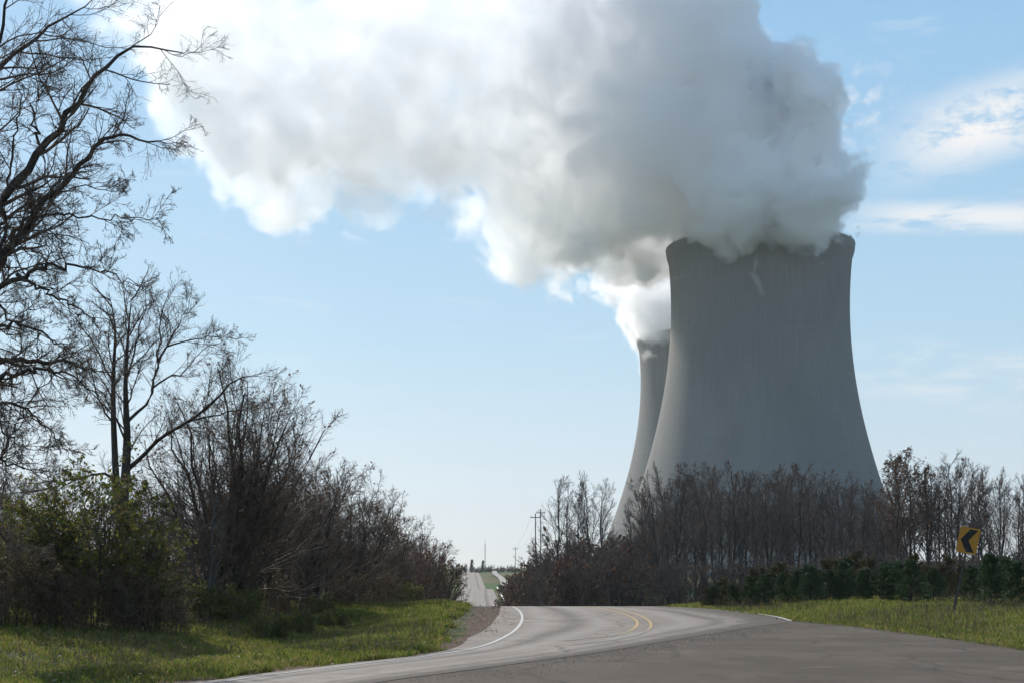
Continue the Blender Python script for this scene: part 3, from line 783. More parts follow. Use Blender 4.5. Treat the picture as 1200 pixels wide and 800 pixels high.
for k_, (px, Y, b_, s_, lb) in enumerate(hedge):
    plant(HR[b_], 'hedgerow_tree', lb, 'tree', px, 0, Y, 'hedgerow trees left of the road', rz=k_ * 1.9, sc=s_ * (1.12 if px < 345 else 1.0 if px < 450 else .93))
HR2 = [(290, 70), (320, 76), (250, 66), (215, 62), (180, 58), (120, 62), (60, 56), (20, 60), (-30, 55), (360, 86), (410, 92), (160, 80), (90, 84), (440, 100)]
for k_, (px, Y) in enumerate(HR2):
    plant(HR[k_ % 3], 'hedgerow_tree', "bare tree in the row behind the roadside brush", 'tree', px, 0, Y, 'trees behind the roadside brush', rz=k_ * 2.3, sc=.82 + .1 * (k_ % 3))

# leafy bushes and brambles at the foot of the trees
B_green = thicket(51, 4.3, 3.8, 12, 4200, m_leaf_green, .055, .022, .9, .006, base_w=.5, low=.08)
B_red = thicket(52, 2.5, 3.0, 12, 2200, m_leaf_red, .04, .018, .7, .006, base_w=.6, low=.05)
B_bramble = thicket(53, 1.9, 3.0, 16, 2400, m_leaf_red, .035, .012, .7, .006, base_w=1.0, low=.03)
B_low = thicket(54, 1.1, 2.2, 20, 2200, m_leaf_green, .045, .010, .8, .005, base_w=.8, low=.03)
bush = [(110, 33.0, B_green, 1.08, "tall green and yellow leafed bush at the foot of the twin stemmed tree"),
 (165, 33.2, B_green, .80, "smaller green bush behind the twin stemmed tree's right side"),
 (58, 33.6, B_green, .86, "green bush with thinning leaves, left of the tallest bush"),
 (20, 33.0, B_green, .72, "green leafed bush half cut by the left edge of the view"),
 (186, 34.0, B_red, .95, "reddish brown bush right of the twin stemmed tree"),
 (78, 31.2, B_red, .62, "reddish bramble bush in front of the green bushes"),
 (28, 30.6, B_bramble, .92, "dark brown bramble at the lower left, nearest the grass"),
 (-14, 30.8, B_bramble, 1.1, "dark bramble at the left edge of the view"),
 (108, 31.0, B_bramble, .72, "bramble tangle below the tallest green bush"),
 (148, 32.2, B_bramble, .85, "dark bramble round the foot of the twin stemmed tree"),
 (182, 32.4, B_bramble, .8, "bramble at the right end of the dark brush"),
 (214, 38.0, B_low, 1.1, "low green shrub between the dark brush and the pale trunk"),
 (276, 39.5, B_low, 1.0, "low yellow green shrub beside the pale trunk"),
 (300, 42.0, B_red, .7, "small russet shrub under the round tree"),
 (338, 44.5, B_bramble, .85, "russet bramble on the grass below the hedgerow"),
 (372, 50.0, B_low, .8, "low green shrub at the hedgerow's foot"),
 (318, 36.0, B_low, .62, "dark green weed clump in the grass ditch, nearest the road"),
 (352, 39.0, B_low, .60, "dark green weed clump in the grass ditch, middle one"),
 (392, 43.5, B_low, .60, "dark green weed clump in the grass ditch, farthest one"),
 (410, 55.0, B_bramble, .8, "brown bramble under the middle of the hedgerow"),
 (448, 62.0, B_bramble, .9, "brown bramble under the road end of the hedgerow"),
 (475, 68.0, B_low, 1.1, "low shrub at the road end of the hedgerow")]
for k_, (px, Y, b_, s_, lb) in enumerate(bush):
    plant(b_, 'bush', lb, 'bush', px, 0, Y, 'bushes along the left verge', rz=k_ * 1.3, sc=s_)

# ---- the wood in front of the towers
def wood_tree(seed, H, leaf=0, mleaf=None, crown_w=.42, tw=.014, mt=None):
    rg = np.random.default_rng(seed); k = 12
    t = np.linspace(0, 1, k)[:, None]
    P = np.concatenate([np.cumsum(rg.normal(size=(k, 2)) * .011 * H, axis=0) * t, t * H - .2 * (1 - t)], -1)[None]
    Rr = (np.linspace(.14, .02, k) * H / 12)[None]
    l1 = spawn(rg, P, Rr, 20, crown_w, (33, 9), 7, .09, .09, .5, .36, .98, .3, lenpow=.75, rmin=.02)
    l2 = spawn(rg, *l1, 9, .5, (34, 12), 5, .14, .06, .5, .15, 1, .4, rmin=tw)
    l3 = spawn(rg, *l2, 6, .75, (32, 16), 4, .16, .04, .6, .15, 1, .5, rmin=tw * .6)
    V1, F1 = merge([tubes(P, Rr, 7), tubes(*l1, 4)]); V2, F2 = merge([tubes(*l2, 3), tubes(*l3, 3)])
    m1 = mesh_np('trunk', V1, F1, mt or m_bark_grey, True); m2 = mesh_np('crown', V2, F2, m_twig_far, True); m3 = None
    if leaf: m3 = mesh_np('leaves', *leaves(rg, l3[0], leaf, .11, .1), mleaf)
    def build(name, label, cat, loc, group=None, rz=0., sc=1.0):
        root = empty(name, loc, label, cat, group, rz, sc)
        link('trunk', m1, root); link('crown', m2, root)
        if m3: link('leaves', m3, root)
        return root
    return build
WT = [wood_tree(60 + i, 12, 160 if i in (2, 5) else 0, m_leaf_far, (.34, .40, .38, .30, .44, .36)[i], mt=(m_bark_grey, m_bark)[i % 2]) for i in range(6)]
WL = [wood_tree(70 + i, 12, 900, m_leaf_far, .36, mt=m_bark) for i in range(2)]
WS = [thicket(80, 6.5, 6, 9, 500, m_leaf_far, .13, .09, .9, .016, base_w=.9, mt=m_bark_grey, mc=m_twig_far, low=.05),
      thicket(81, 5.0, 5.5, 12, 1100, m_leaf_far, .14, .07, .9, .016, base_w=1.2, mt=m_bark, mc=m_twig_far, low=.03),
      thicket(82, 6.3, 5.5, 9, 0, None, .13, .07, 1.0, .016, base_w=1.2, mt=m_bark_grey, mc=m_twig_far, low=.05)]
def top_to_scale(px, top, Y, H):
    q = at(px, top, Y); g = gz(q.x, Y); return (q.z - g) / H
def wood(px, top, Y, b_, H, name, label, group, rz):
    q = at(px, 700, Y); o = b_(name, label, 'tree', (q.x, Y, gz(q.x, Y)), group, rz, top_to_scale(px, top, Y, H))
    if Y < 200: o.rotation_euler = (math.sin(px * 12.9) * .045, math.cos(px * 7.7) * .045, rz)
    return o
rr_ = np.random.default_rng(7)
tops = ([590, 600, 612, 625, 640, 660, 680, 700, 720, 745, 770, 800, 850, 900, 950, 1000, 1035, 1050, 1085, 1100, 1130, 1160, 1200, 1260],
        [668, 655, 640, 630, 618, 600, 598, 596, 605, 590, 562, 548, 553, 556, 556, 566, 580, 548, 540, 548, 545, 552, 562, 560])
def top_at(px): return float(np.interp(px, *tops))
n_ = 0
for k_, px in enumerate(np.concatenate([np.arange(742, 1040, 9.2), np.arange(1040, 1256, 15.)])):        # two staggered ranks of slim trees
    for row in (0, 1):
        x_ = px + rr_.uniform(-4, 4) + row * 4; Y = 104 + 26 * row + rr_.uniform(-8, 8)
        b_ = WT[rr_.integers(0, 6)]; tp = top_at(x_) + rr_.uniform(-9, 24) + row * 2
        if x_ < 1040: lb, g = "slim bare tree in the wood in front of the nearer cooling tower", 'wood in front of the nearer tower'
        else: lb, g = "bare tree in the wood right of the nearer cooling tower", 'wood right of the towers'
        wood(x_, tp, Y, b_, 12.3, 'woodland_tree', lb, g, rr_.uniform(0, 6.28)); n_ += 1
for px, tp, Y, b_, lb in [(655, 562, 120, WT[1], "tall bare tree standing above the low wood, leftmost of the tall trees"),
    (692, 560, 124, WT[4], "tall bare tree between the leftmost tall tree and the towers"),
    (662, 572, 128, WT[3], "slender bare tree close behind the leftmost tall tree"),
    (703, 566, 118, WT[0], "tall bare tree nearest the far tower's left side"),
    (682, 575, 132, WT[2], "thin bare tree behind the gap between the tall trees left of the towers"),
    (1052, 532, 100, WL[0], "tall tree with clumps of dead leaves just right of the nearer tower"),
    (1070, 530, 104, WL[1], "leafy brown topped tree, highest of the wood right of the towers"),
    (1088, 545, 98, WL[0], "leaf hung tree between the highest one and the road sign"),
    (1120, 536, 108, WT[4], "tall bare tree above the chevron sign")]:
    wood(px, tp, Y, b_, 12.3, 'woodland_tree', lb, 'tall trees of the wood', px * .7)
low = [(607, 660, 175), (613, 650, 165), (646, 632, 150), (660, 626, 140), (690, 622, 138), (712, 618, 134), (738, 616, 128), (672, 626, 108), (698, 628, 104), (728, 622, 100), (618, 650, 150), (624, 640, 142), (628, 636, 150), (640, 628, 136), (652, 622, 126), (668, 612, 132), (684, 614, 118), (700, 612, 126), (716, 614, 116),
       (732, 606, 124), (750, 604, 114), (611, 668, 185), (630, 652, 130), (645, 645, 118), (675, 640, 110), (705, 640, 106), (735, 640, 104), (765, 612, 110)]
for k_, (px, tp, Y) in enumerate(low):
    lb = ["rust brown roadside tree at the left end of the wood", "round twiggy tree in the low wood left of the towers"][int(px > 635)]
    wood(px, tp, Y, WS[1] if px < 640 else WS[k_ % 3], 6.3, 'woodland_tree', lb, ['rust brown trees at the end of the wood', 'low wood left of the towers'][int(px > 635)], k_ * 1.7)
for k_, px in enumerate(np.arange(770, 1255, 17.0)):
    Y = 92 + rr_.uniform(-6, 6)
    wood(px + rr_.uniform(-6, 6), 638 + rr_.uniform(-6, 14), Y, WS[2 if k_ % 3 else 0], 6.3, 'undergrowth_tree', "low twiggy tree filling the foot of the wood behind the young conifers", 'undergrowth of the wood', k_ * 2.1)
# ---- young conifers along the right verge
def conifer(seed, H, Wd, m, n=2200, size=.07):
    rg = np.random.default_rng(seed); P0 = np.array([[[0, 0, -.05], [0, 0, H * .5], [0, 0, H * .97]]]) + 0.
    Rr = np.array([[.035, .022, .006]])
    whorl = spawn(rg, P0, Rr, 70, -(Wd / 2) * 1.0, (72, 9), 5, .07, .05, .4, .03, .98, .3, lenpow=.8, rmin=.006)
    sp = spawn(rg, *whorl, 9, .42, (44, 9), 3, .06, .02, .6, .15, 1, .5, rmin=.004)
    pts = np.concatenate([whorl[0][:, 1:].reshape(-1, 3), sp[0].reshape(-1, 3)])
    c = pts[rg.integers(0, len(pts), n)] + rg.normal(size=(n, 3)) * .03
    a = norm(c * np.array([1, 1, 0]) + rg.normal(size=c.shape) * .35 + np.array([0, 0, .25 * Wd])); b_ = perp(a, rg); s = size * rg.uniform(.6, 1.3, (n, 1))
    V = np.stack([c - a * s * .5, c + b_ * s * .30, c + a * s, c - b_ * s * .30], 1).reshape(-1, 3)
    m1 = mesh_np('trunk', *merge([tubes(P0, Rr, 6), tubes(*whorl, 3)]), m_bark, True); m2 = mesh_np('needles', V, np.arange(4 * n).reshape(-1, 4), m)
    def build(name, label, cat, loc, group=None, rz=0., sc=1.0):
        root = empty(name, loc, label, cat, group, rz, sc); link('trunk', m1, root); link('needles', m2, root); return root
    return build
CN = [conifer(91, 2.1, 1.7, m_needle, 5200), conifer(92, 1.9, 1.8, m_needle, 5200), conifer(93, 2.3, 1.7, m_needle_y, 4600), conifer(94, 2.0, 1.5, m_needle_y, 4200)]
front = [(835, 58, 0, .45), (858, 57, 1, .5), (880, 56, 0, .62), (897, 55.5, 1, .72), (915, 57, 0, .62), (935, 56, 1, .7), (950, 55, 0, .72), (972, 55, 1, .66), (990, 55, 0, .76), (1012, 54, 1, .66),
         (1035, 54, 0, .7), (1055, 53.5, 1, .8), (1068, 51, 0, .78), (1094, 53.5, 1, .7), (1162, 46.5, 0, .84), (1190, 47, 1, .80), (1222, 46, 0, .85), (1140, 50, 1, .7)]
for k_, (px, Y, b_, s_) in enumerate(front):
    special = {1068: "dark green young conifer left of the chevron sign, nearest the verge there", 1162: "dark green bushy young conifer just right of the chevron sign's post",
               1190: "young conifer at the right edge of the view, next to the bushy one", 835: "smallest young conifer, at the left end of the row by the road"}
    plant(CN[b_], 'young_conifer', special.get(px, "low dark green young conifer in the front row along the right verge"), 'conifer', px, 0, Y, 'young conifers, front row', rz=k_ * 1.1, sc=s_)
k_ = 0
for row, (Y0, s0) in enumerate(((59, .85), (63, .98), (68, 1.12), (74, 1.22))):
    for px in np.arange(828 + row * 14, 1245, 19 - row * 1.5):
        if px < 880 and row > 1 or rr_.random() < .28: continue
        grow = min(1, .55 + (px - 828) / 260)
        k_ += 1
        plant(CN[int(rr_.integers(0, 4)) if row else int(rr_.integers(1, 4))], 'young_conifer', "young conifer in the plantation behind the front row", 'conifer', px + rr_.uniform(-6, 6), 0, Y0 + rr_.uniform(-1.8, 1.8), 'young conifers of the plantation', rz=k_ * .9, sc=s0 * grow * rr_.uniform(.55, 1.05))

# ---- far trees beyond the dip and on the horizon
m_far = bark("far_woods_bark", (.045, .045, .038), (.08, .072, .058), .05)
m_spruce = leafmat("far_spruce", [(.018, .030, .022), (.03, .045, .03)], .2, .1)
FT = thicket(95, 9, 8, 8, 700, m_leaf_far, .35, .15, .7, .06, base_w=.8, mt=m_far, mc=m_far, low=.05)
def far_spruce():
    return conifer(96, 12, 5.0, m_spruce, 1800, .8)
FS = far_spruce()
for px, tp, Y, lb in [(553, 655, 760, "dark pointed spruce on the far hill beside the road"), (566, 656, 800, "slim spruce on the far hill in front of the mast")]:
    wood(px, tp, Y, FS, 12.0, 'spruce', lb, 'spruces on the far hill', 0.)
for k_, px in enumerate([546, 558, 562, 571, 577, 583, 589, 595, 601, 607, 574, 586]):
    wood(px, 660 + (k_ * 7) % 4, 800 + (k_ * 53) % 120, FT, 9.0, 'distant_tree', "grey blue tree on the skyline of the far hill", 'trees on the far skyline', k_ * 1.3)
# hazy belts of woodland too far off to count
def belt(name, pts, n, h, seed, m):
    rg = np.random.default_rng(seed); P = catmull(pts, 10); i = rg.integers(0, len(P) - 1, n); t = rg.random((n, 1))
    q = P[i] * (1 - t) + P[i + 1] * t + rg.normal(size=(n, 2)) * 14
    z = ground(q[:, 0], q[:, 1]); hh = h * rg.uniform(.3, 1.0, n) * (.8 + .5 * _vn(q[:, 0], q[:, 1], 60, 9) * 2)
    c = np.concatenate([q, (z + hh * rg.uniform(.1, 1, n))[:, None]], -1)
    a = norm(rg.normal(size=(n, 3)) + np.array([0, 0, .8])); b_ = perp(a, rg); s = h * .11 * rg.uniform(.5, 1.3, (n, 1))
    V = np.stack([c - a * s, c + b_ * s * .5, c + a * s, c - b_ * s * .5], 1).reshape(-1, 3)
    return tag(link(name, mesh_np(name, V, np.arange(4 * n).reshape(-1, 4), m)), "hazy belt of far off woodland along the horizon", 'woods', kind='stuff')
belt('distant_woods', [(-900, 500), (-500, 620), (-250, 760), (-130, 850), (-80, 1000)], 26000, 13, 5, m_leaf_far)
belt('distant_woods', [(60, 900), (300, 800), (700, 760), (1300, 700)], 26000, 12, 6, m_leaf_far)
belt('distant_woods', [(-130, 190), (-95, 170), (-75, 150), (-60, 135)], 14000, 8, 8, m_leaf_far)

# ------------------------------------------------------------------ grass, weeds and loose stones
m_grass = leafmat("grass_blades", [(.060, .095, .020), (.13, .180, .030), (.22, .205, .050), (.30, .23, .11)], .9, .5)
def grass(name, n, xr, yr, test, seed, hmul=1.0):
    rg = np.random.default_rng(seed)
    u = rg.random(n * 3); y = yr[0] * (yr[1] / yr[0]) ** u
    x = rg.uniform(xr[0], xr[1], n * 3)
    keep = test(x, y); x, y = x[keep][:n], y[keep][:n]; n = len(x)
    cl = _vn(x, y, 1.1, 12) + .6 * _vn(x, y, .35, 13)
    keep = rg.random(n) < .62 + cl * .9; x, y, cl = x[keep], y[keep], cl[keep]; n = len(x)
    z = ground(x, y); k = y / 28.
    h = (.07 + .08 * rg.random(n) ** 2 + .10 * np.maximum(cl, 0)) * hmul * np.sqrt(k); w = .0062 * k * rg.uniform(.7, 1.4, n)
    a = rg.uniform(0, 2 * np.pi, n); lx, ly = rg.normal(size=n) * h * .35, rg.normal(size=n) * h * .35
    b0 = np.stack([x - np.cos(a) * w, y - np.sin(a) * w, z - .02], -1); b1 = np.stack([x + np.cos(a) * w, y + np.sin(a) * w, z - .02], -1)
    m0 = np.stack([x + lx * .35 + np.cos(a) * w * .7, y + ly * .35 + np.sin(a) * w * .7, z + h * .6], -1); t = np.stack([x + lx, y + ly, z + h], -1)
    V = np.stack([b0, b1, m0, t], 1).reshape(-1, 3)
    return tag(link(name, mesh_np(name, V, np.arange(4 * n).reshape(-1, 4), m_grass)), None, 'grass', kind='stuff')
def tL(x, y):
    d = left_edge(y) - x; return (d > .50 + 1.75 * sstep(y, 24, 40) + (.5 + .9 * sstep(y, 24, 40)) * _vn(x, y, .6, 5) + .4 * _vn(x, y, .22, 6)) & (d < 26) & (x > -y * .42 - 2)
def tR(x, y):
    d = x - right_edge(y); return (d > .35) & (d < 26) & (x < y * .5 + 8)
g = grass('grass', 620000, (-26, 3), (15, 76), tL, 1); g['label'] = "green and straw coloured grass on the left verge"
g = grass('grass', 400000, (6, 42), (20, 72), tR, 2, .8); g['label'] = "green and straw coloured grass on the right verge"
# dry weeds: thin pale stalks standing in the grass
m_weed = leafmat("dry_weeds", [(.12, .085, .05), (.19, .14, .085), (.26, .21, .15)], 3, .3)
rg = np.random.default_rng(3)
def weeds(n, xr, yr, test, seed, label, thr=.05):
    rg = np.random.default_rng(seed); x = rg.uniform(*xr, n); y = rg.uniform(*yr, n)
    k = test(x, y) & (_vn(x, y, 2.6, 31) > thr); x, y = x[k], y[k]; n = len(x); z = ground(x, y); h = rg.uniform(.15, .5, n)
    P0 = np.stack([x, y, z], -1); P1 = P0 + np.stack([rg.normal(size=n) * .1, rg.normal(size=n) * .1, h], -1)
    P = np.stack([P0, (P0 + P1) / 2 + rg.normal(size=(n, 3)) * .015, P1], 1); Rr = np.tile([.004, .0035, .003], (n, 1)) * (y / 30)[:, None]
    V, Fq = tubes(P, Rr, 3); V2, F2 = leaves(rg, P[:, 1:], n * 3, .018, .03)
    V, Fq = merge([(V, Fq), (V2, F2)])
    tag(link('dry_weeds', mesh_np('dry_weeds', V, Fq, m_weed)), label, 'weeds', kind='stuff')
weeds(16000, (-16, 2), (18, 60), lambda x, y: tL(x, y) & (left_edge(y) - x < 11), 4, "dry straw coloured weeds standing in the left verge's grass")
weeds(9000, (8, 26), (24, 60), tR, 5, "dry straw coloured weeds standing in the right verge's grass", .1)
# dead leaves blown down from the trees
def litter(n, xr, yr, test, seed, label):
    rg = np.random.default_rng(seed); x = rg.uniform(*xr, n); y = rg.uniform(*yr, n); k = test(x, y); x, y = x[k], y[k]; n = len(x)
    s = rg.uniform(.02, .045, (n, 1)); a = rg.uniform(0, 6.283, n); u = np.stack([np.cos(a), np.sin(a), rg.normal(size=n) * .35], -1); v = np.stack([-np.sin(a), np.cos(a), rg.normal(size=n) * .35], -1)
    z = np.maximum(ground(x, y), prof(y) - .01 - 9 * ((x < left_edge(y) - .9) | (x > right_edge(y) + .3))) + rg.uniform(.02, .09, n) * ((x < left_edge(y) - .9) | (x > right_edge(y) + .3)) + .03
    c = np.stack([x, y, z], -1)
    V = np.stack([c - u * s, c + v * s * .6, c + u * s, c - v * s * .6], 1).reshape(-1, 3)
    tag(link('fallen_leaves', mesh_np('fallen_leaves', V, np.arange(4 * n).reshape(-1, 4), m_litter)), label, 'leaves', kind='stuff')
m_litter = leafmat("fallen_leaf", [(.10, .06, .03), (.18, .11, .055), (.30, .22, .13)], 3, .2)
litter(9000, (-20, 3), (18, 58), lambda x, y: (left_edge(y) - x > .3) & (left_edge(y) - x < 14), 21, "brown fallen leaves scattered on the left verge")
litter(2500, (7, 26), (22, 55), lambda x, y: (x > right_edge(y) - .25) & (x < right_edge(y) + 9), 22, "brown fallen leaves scattered on the right verge and pavement edge")
# loose stones on the shoulders and where the side road is breaking up
m_stone, nt, b = mat("loose_stone", .9, .2)
nt.links.new(mixc(nt, noise(nt, gpos(nt), 8, 2), (.17, .14, .115), (.34, .30, .26)), b.inputs['Base Color'])
def stones(n, pts, seed, label):
    rg = np.random.default_rng(seed); c = pts; n = len(c); s = rg.uniform(.003, .011, n)[:, None, None] * (c[:, 1] / 24)[:, None, None]
    O = np.array([[1, 0, 0], [-1, 0, 0], [0, 1, 0], [0, -1, 0], [0, 0, .8], [0, 0, -.5]], float)
    V = (c[:, None] + O[None] * s * rg.uniform(.6, 1.3, (n, 6, 1))).reshape(-1, 3)
    T = np.array([[0, 2, 4], [2, 1, 4], [1, 3, 4], [3, 0, 4], [2, 0, 5], [1, 2, 5], [3, 1, 5], [0, 3, 5]])
    Fq = (T[None] + (np.arange(n) * 6)[:, None, None]).reshape(-1, 3)
    tag(link('gravel', mesh_np('gravel', V, Fq, m_stone)), label, 'gravel', kind='stuff')
y = rg.uniform(16, 62, 3000); x = left_edge(y) - rg.uniform(.1, 1.9, 3000); stones(0, np.stack([x, y, ground(x, y) + .012], -1), 1, "loose stones on the brown shoulder inside the bend")
q0 = fpts([(440, 800), (520, 789), (610, 777), (710, 763), (800, 748), (880, 735)]); i = rg.integers(0, 5, 2600); t = rg.random((2600, 1))
q = q0[i] * (1 - t) + q0[i + 1] * t + np.abs(rg.normal(size=(2600, 1))) * np.array([[.45, -.9]]); stones(0, np.stack([q[:, 0], q[:, 1], np.full(2600, .012)], -1), 2, "loose stones along the ragged edge between the two roads")
y = rg.uniform(24, 42, 900); x = right_edge(y) + rg.normal(size=900) * .22; stones(0, np.stack([x, y, prof(y) + .008], -1), 3, "loose stones along the right edge of the side road")

# ------------------------------------------------------------------ the chevron sign
m_post, nt, b = mat("galvanised_post", .55, .4); b.inputs['Metallic'].default_value = .5
nt.links.new(mixc(nt, noise(nt, opos(nt), 6, 3), (.06, .057, .052), (.10, .097, .09)), b.inputs['Base Color'])
m_yel, nt, b = mat("yellow_sheeting", .5, .4)
nt.links.new(mixc(nt, noise(nt, opos(nt), 4, 4).ss(.4, .75) * .4, (.46, .20, .007), (.31, .145, .009)), b.inputs['Base Color'])
b.inputs['Emission Strength'].default_value = 0
m_blk, nt, b = mat("black_legend", .5, .3); b.inputs['Base Color'].default_value = (.008, .008, .008, 1)
m_alu, nt, b = mat("sign_back_metal", .45, .5); b.inputs['Base Color'].default_value = (.35, .35, .34, 1); b.inputs['Metallic'].default_value = .6
Ys = 41.5; foot = at(1116, 722, Ys); head = at(1137.5, 619, Ys); foot.z = gz(foot.x, foot.y) - .1
ax = (head - foot).normalized()
root = empty('chevron_sign', (foot.x, foot.y, foot.z), "leaning yellow road sign with a black chevron pointing left, on a thin post", 'road sign')
q = ax.to_track_quat('Z', 'Y'); Lp_ = (head - foot).length
rotM = q.to_matrix().to_4x4()
xa = Vector((1, 0, 0)); xa = (xa - ax * xa.dot(ax)).normalized(); ya = ax.cross(xa)
yawed = Matrix.Rotation(R(-16), 3, ax); xa = yawed @ xa; ya = yawed @ ya
M = Matrix((xa, ya, ax)).transposed().to_4x4()
bm = bmesh.new()   # U channel post: web and two flanges, with punched holes suggested by bolt heads
for c_, s_ in (((0, .012, Lp_ / 2), (.034, .004, Lp_)), ((-.019, 0, Lp_ / 2), (.004, .028, Lp_)), ((.019, 0, Lp_ / 2), (.004, .028, Lp_)), ((-.025, -.016, Lp_ / 2), (.014, .004, Lp_)), ((.025, -.016, Lp_ / 2), (.014, .004, Lp_))): box(bm, c_, s_)
bmesh.ops.transform(bm, matrix=M, verts=bm.verts); from_bm('post', bm, m_post, root)
def plate(bm, w, h, r, y0, y1, zc):
    pts = []
    for cx_, cz, a0 in ((w / 2 - r, h / 2 - r, 0), (-w / 2 + r, h / 2 - r, 90), (-w / 2 + r, -h / 2 + r, 180), (w / 2 - r, -h / 2 + r, 270)):
        for k in range(5): a = R(a0 + k * 22.5); pts.append((cx_ + r * math.cos(a), cz + r * math.sin(a) + zc))
    f_ = [bm.verts.new((p_[0], y0, p_[1])) for p_ in pts]; g_ = [bm.verts.new((p_[0], y1, p_[1])) for p_ in pts]
    bm.faces.new(f_); bm.faces.new(g_[::-1]); n = len(pts)
    for k in range(n): bm.faces.new((f_[k], g_[k], g_[(k + 1) % n], f_[(k + 1) % n]))
sw, sh = .58, .77; zc = Lp_ - sh / 2 + .03
bm = bmesh.new(); plate(bm, sw, sh, .045, -.022, -.019, zc); bmesh.ops.recalc_face_normals(bm, faces=bm.faces); bmesh.ops.transform(bm, matrix=M, verts=bm.verts); pan = from_bm('sign_panel', bm, m_yel, root)
bm = bmesh.new(); hw = .22; hh = .335; t_ = .23
cv = [(-hw, 0), (hw - t_, hh), (hw, hh), (-hw + t_, 0), (hw, -hh), (hw - t_, -hh)]
fr = [bm.verts.new((a, -.0245, zc + b_)) for a, b_ in cv]; bk = [bm.verts.new((a, -.0225, zc + b_)) for a, b_ in cv]
for a, b_, c_, d_ in ((0, 1, 2, 3), (0, 3, 4, 5)): bm.faces.new((fr[a], fr[b_], fr[c_], fr[d_])); bm.faces.new((bk[d_], bk[c_], bk[b_], bk[a]))
for k in range(6): bm.faces.new((fr[k], bk[k], bk[(k + 1) % 6], fr[(k + 1) % 6]))
bmesh.ops.recalc_face_normals(bm, faces=bm.faces); bmesh.ops.transform(bm, matrix=M, verts=bm.verts); from_bm('chevron', bm, m_blk, root)
for dz_ in (-.27, .27):
    bm = bmesh.new(); bmesh.ops.create_cone(bm, segments=8, radius1=.012, radius2=.010, depth=.008, cap_ends=True, matrix=Matrix.Translation((0, -.029, zc + dz_)) @ Matrix.Rotation(R(90), 4, 'X'))
    bmesh.ops.transform(bm, matrix=M, verts=bm.verts); from_bm('bolt', bm, m_alu, root)

# ------------------------------------------------------------------ guardrail beside the road in the dip
m_rail, nt, b = mat("galvanised_rail", .35, .5); b.inputs['Metallic'].default_value = .7; b.inputs['Base Color'].default_value = (.62, .63, .65, 1)
m_wood, nt, b = mat("weathered_pole_wood", .9, .15)
nt.links.new(mixc(nt, noise(nt, vmul(nt, opos(nt), (1, 1, .1)), 8, 4), (.07, .055, .045), (.13, .11, .09)), b.inputs['Base Color'])
ry = np.arange(236, 372, 4.0); rx = far_c(ry) + 4.9
root = empty('guardrail', (float(rx[0]), float(ry[0]), gz(rx[0], ry[0])), "pale metal guardrail beside the road where it dips beyond the crest", 'guardrail')
o_ = np.array(root.location)
pf = np.array([(-.155, -.04), (-.09, .03), (-.03, .03), (0, 0), (.03, .03), (.09, .03), (.155, -.04)])
V, Fq = [], []
for i_, (a, b_) in enumerate(zip(rx, ry)):
    z_ = float(prof(b_)) + .58
    for dz_, dx_ in pf: V.append((a - dx_, b_, z_ + dz_))
    for dz_, dx_ in pf[::-1]: V.append((a - dx_ + .006, b_, z_ + dz_))
k = 14
for i_ in range(len(rx) - 1):
    for j_ in range(k): l = (j_ + 1) % k; Fq.append((i_ * k + j_, i_ * k + l, (i_ + 1) * k + l, (i_ + 1) * k + j_))
link('rail', mesh_np('rail', np.array(V) - o_, Fq, m_rail), root)
bm0 = bmesh.new(); box(bm0, (0, 0, 0), (.12, .15, 1.0)); bmesh.ops.bevel(bm0, geom=bm0.edges[:], offset=.01, segments=1); me = bpy.data.meshes.new('post'); bm0.to_mesh(me); bm0.free(); me.materials.append(m_post)
for a, b_ in zip(rx[::1], ry[::1]):
    c_ = link('post', me, root); c_.location = Vector((a + .10, b_, float(prof(b_)) + .35)) - Vector(o_)

# ------------------------------------------------------------------ power poles, their wires, and the far mast
def tube_obj(name, pts, r, m, parent, sides=8):
    P, Rr = pad([(np.array(pts), r if isinstance(r, list) else [r, r])], max(2, len(pts) * 3)) if len(pts) > 2 else (np.array([pts], float), np.array([r if isinstance(r, list) else [r, r]]))
    V, Fq = tubes(P, Rr, sides); return link(name, mesh_np(name, V, Fq, m, True), parent)
def pole(px, top, Y, label):
    q = at(px, top, Y); g_ = gz(q.x, Y); H = q.z - g_
    root = empty('power_pole', (q.x, Y, g_), label, 'power pole', 'wooden power poles')
    tube_obj('shaft', [(0, 0, -.3), (0, 0, H)], [.085, .06], m_wood, root, 10)
    bm = bmesh.new(); box(bm, (0, -.13, H - .5), (1.2, .09, .10)); bmesh.ops.bevel(bm, geom=bm.edges[:], offset=.012, segments=1); from_bm('crossarm', bm, m_wood, root)
    for dx_ in (-.52, .52):
        bm = bmesh.new(); bmesh.ops.create_cone(bm, segments=10, radius1=.05, radius2=.03, depth=.18, cap_ends=True, matrix=Matrix.Translation((dx_, -.13, H - .35))); from_bm('insulator', bm, m_alu, root)
    return root, Vector((q.x, Y, q.z))
p1, h1 = pole(627.5, 601, 172, "taller near power pole above the rust brown trees left of the towers")
p2, h2 = pole(633.5, 596, 190, "second power pole close behind the first, with its top just to the right")
p3, h3 = pole(604, 640, 330, "farther power pole low above the end of the wood")
bm = None
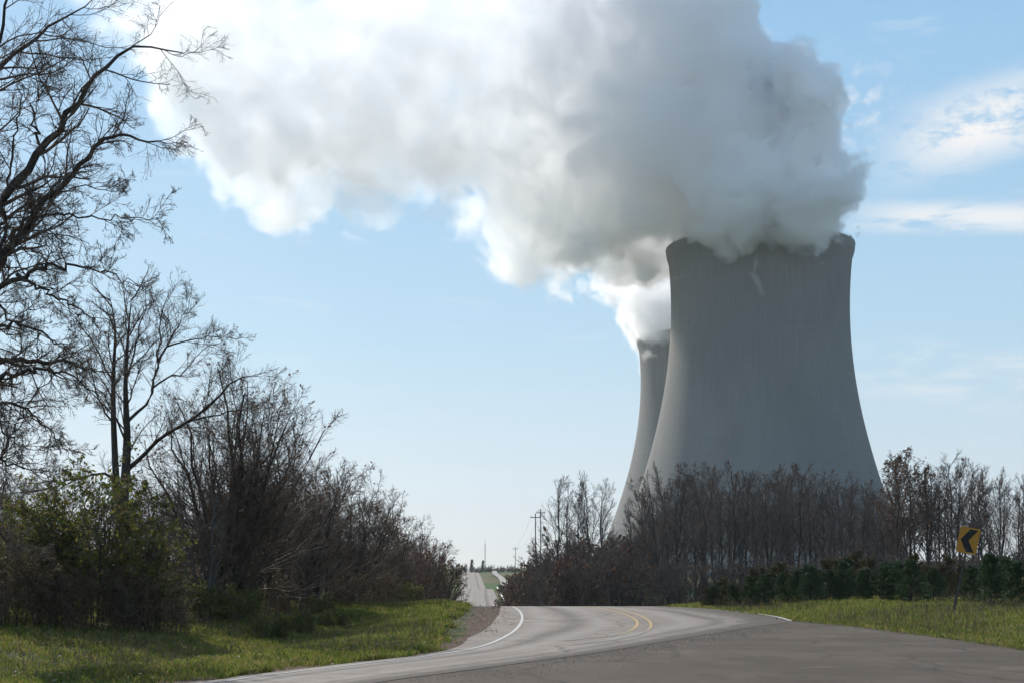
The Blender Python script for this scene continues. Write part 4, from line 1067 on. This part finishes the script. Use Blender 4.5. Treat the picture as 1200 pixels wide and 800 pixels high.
def wires(A, B, label, sag):
    root = empty('power_line', tuple(A), label, 'wire', 'wires between the power poles')
    for i_, dx_ in enumerate((-.52, .52)):
        pts = []
        for t in np.linspace(0, 1, 9):
            p_ = A.lerp(B, t); pts.append((p_.x + dx_ - A.x, p_.y - .13 - A.y, p_.z - .26 - sag * 4 * t * (1 - t) - A.z))
        tube_obj('wire', pts, .010, m_post, root, 4)
wires(h1, h3, "wires running from the taller near pole to the farther pole", 1.2)
# lattice mast on the far hill
Y = 1150.; q = at(568.3, 637, Y); g_ = gz(q.x, Y); H = q.z - g_
root = empty('radio_mast', (q.x, Y, g_), "thin grey lattice mast on the far hill above the end of the road", 'mast')
w_ = .5; A3 = [(w_ * math.cos(a), w_ * math.sin(a)) for a in (0, 2.094, 4.189)]
segs = []
for i_ in range(3):
    segs.append(((*A3[i_], -.5), (*A3[i_], H)))
nb = 14
for k in range(nb):
    z0, z1 = H * k / nb, H * (k + 1) / nb
    for i_ in range(3): segs.append(((*A3[i_], z0), (*A3[(i_ + 1) % 3], z1))); segs.append(((*A3[i_], z1), (*A3[(i_ + 1) % 3], z1)))
P = np.array(segs, float); V, Fq = tubes(P, np.full((len(P), 2), .07), 4)
link('lattice', mesh_np('lattice', V, Fq, m_post), root)
tube_obj('antenna', [(0, 0, H), (0, 0, H + 4)], .12, m_post, root, 6)

# ------------------------------------------------------------------ air
HB = 0.00010
if HB:
    bm = bmesh.new(); z0, z1 = float(ZZ.min()) - 1.5, 420.0
    box(bm, (0, 2700, (z0 + z1) / 2), (11800, 6800, z1 - z0))
    hz = from_bm('haze', bm, None)
    m = bpy.data.materials.new('haze'); m.use_nodes = True; nt = m.node_tree; nt.nodes.clear()
    pv = nt.nodes.new('ShaderNodeVolumePrincipled'); pv.inputs['Density'].default_value = HB; pv.inputs['Color'].default_value = (.80, .87, .97, 1); pv.inputs['Anisotropy'].default_value = .2
    out = nt.nodes.new('ShaderNodeOutputMaterial'); nt.links.new(pv.outputs[0], out.inputs['Volume']); m.cycles.homogeneous_volume = True
    hz.data.materials.append(m); tag(hz, "thin blue grey haze in the air", 'haze', kind='stuff')
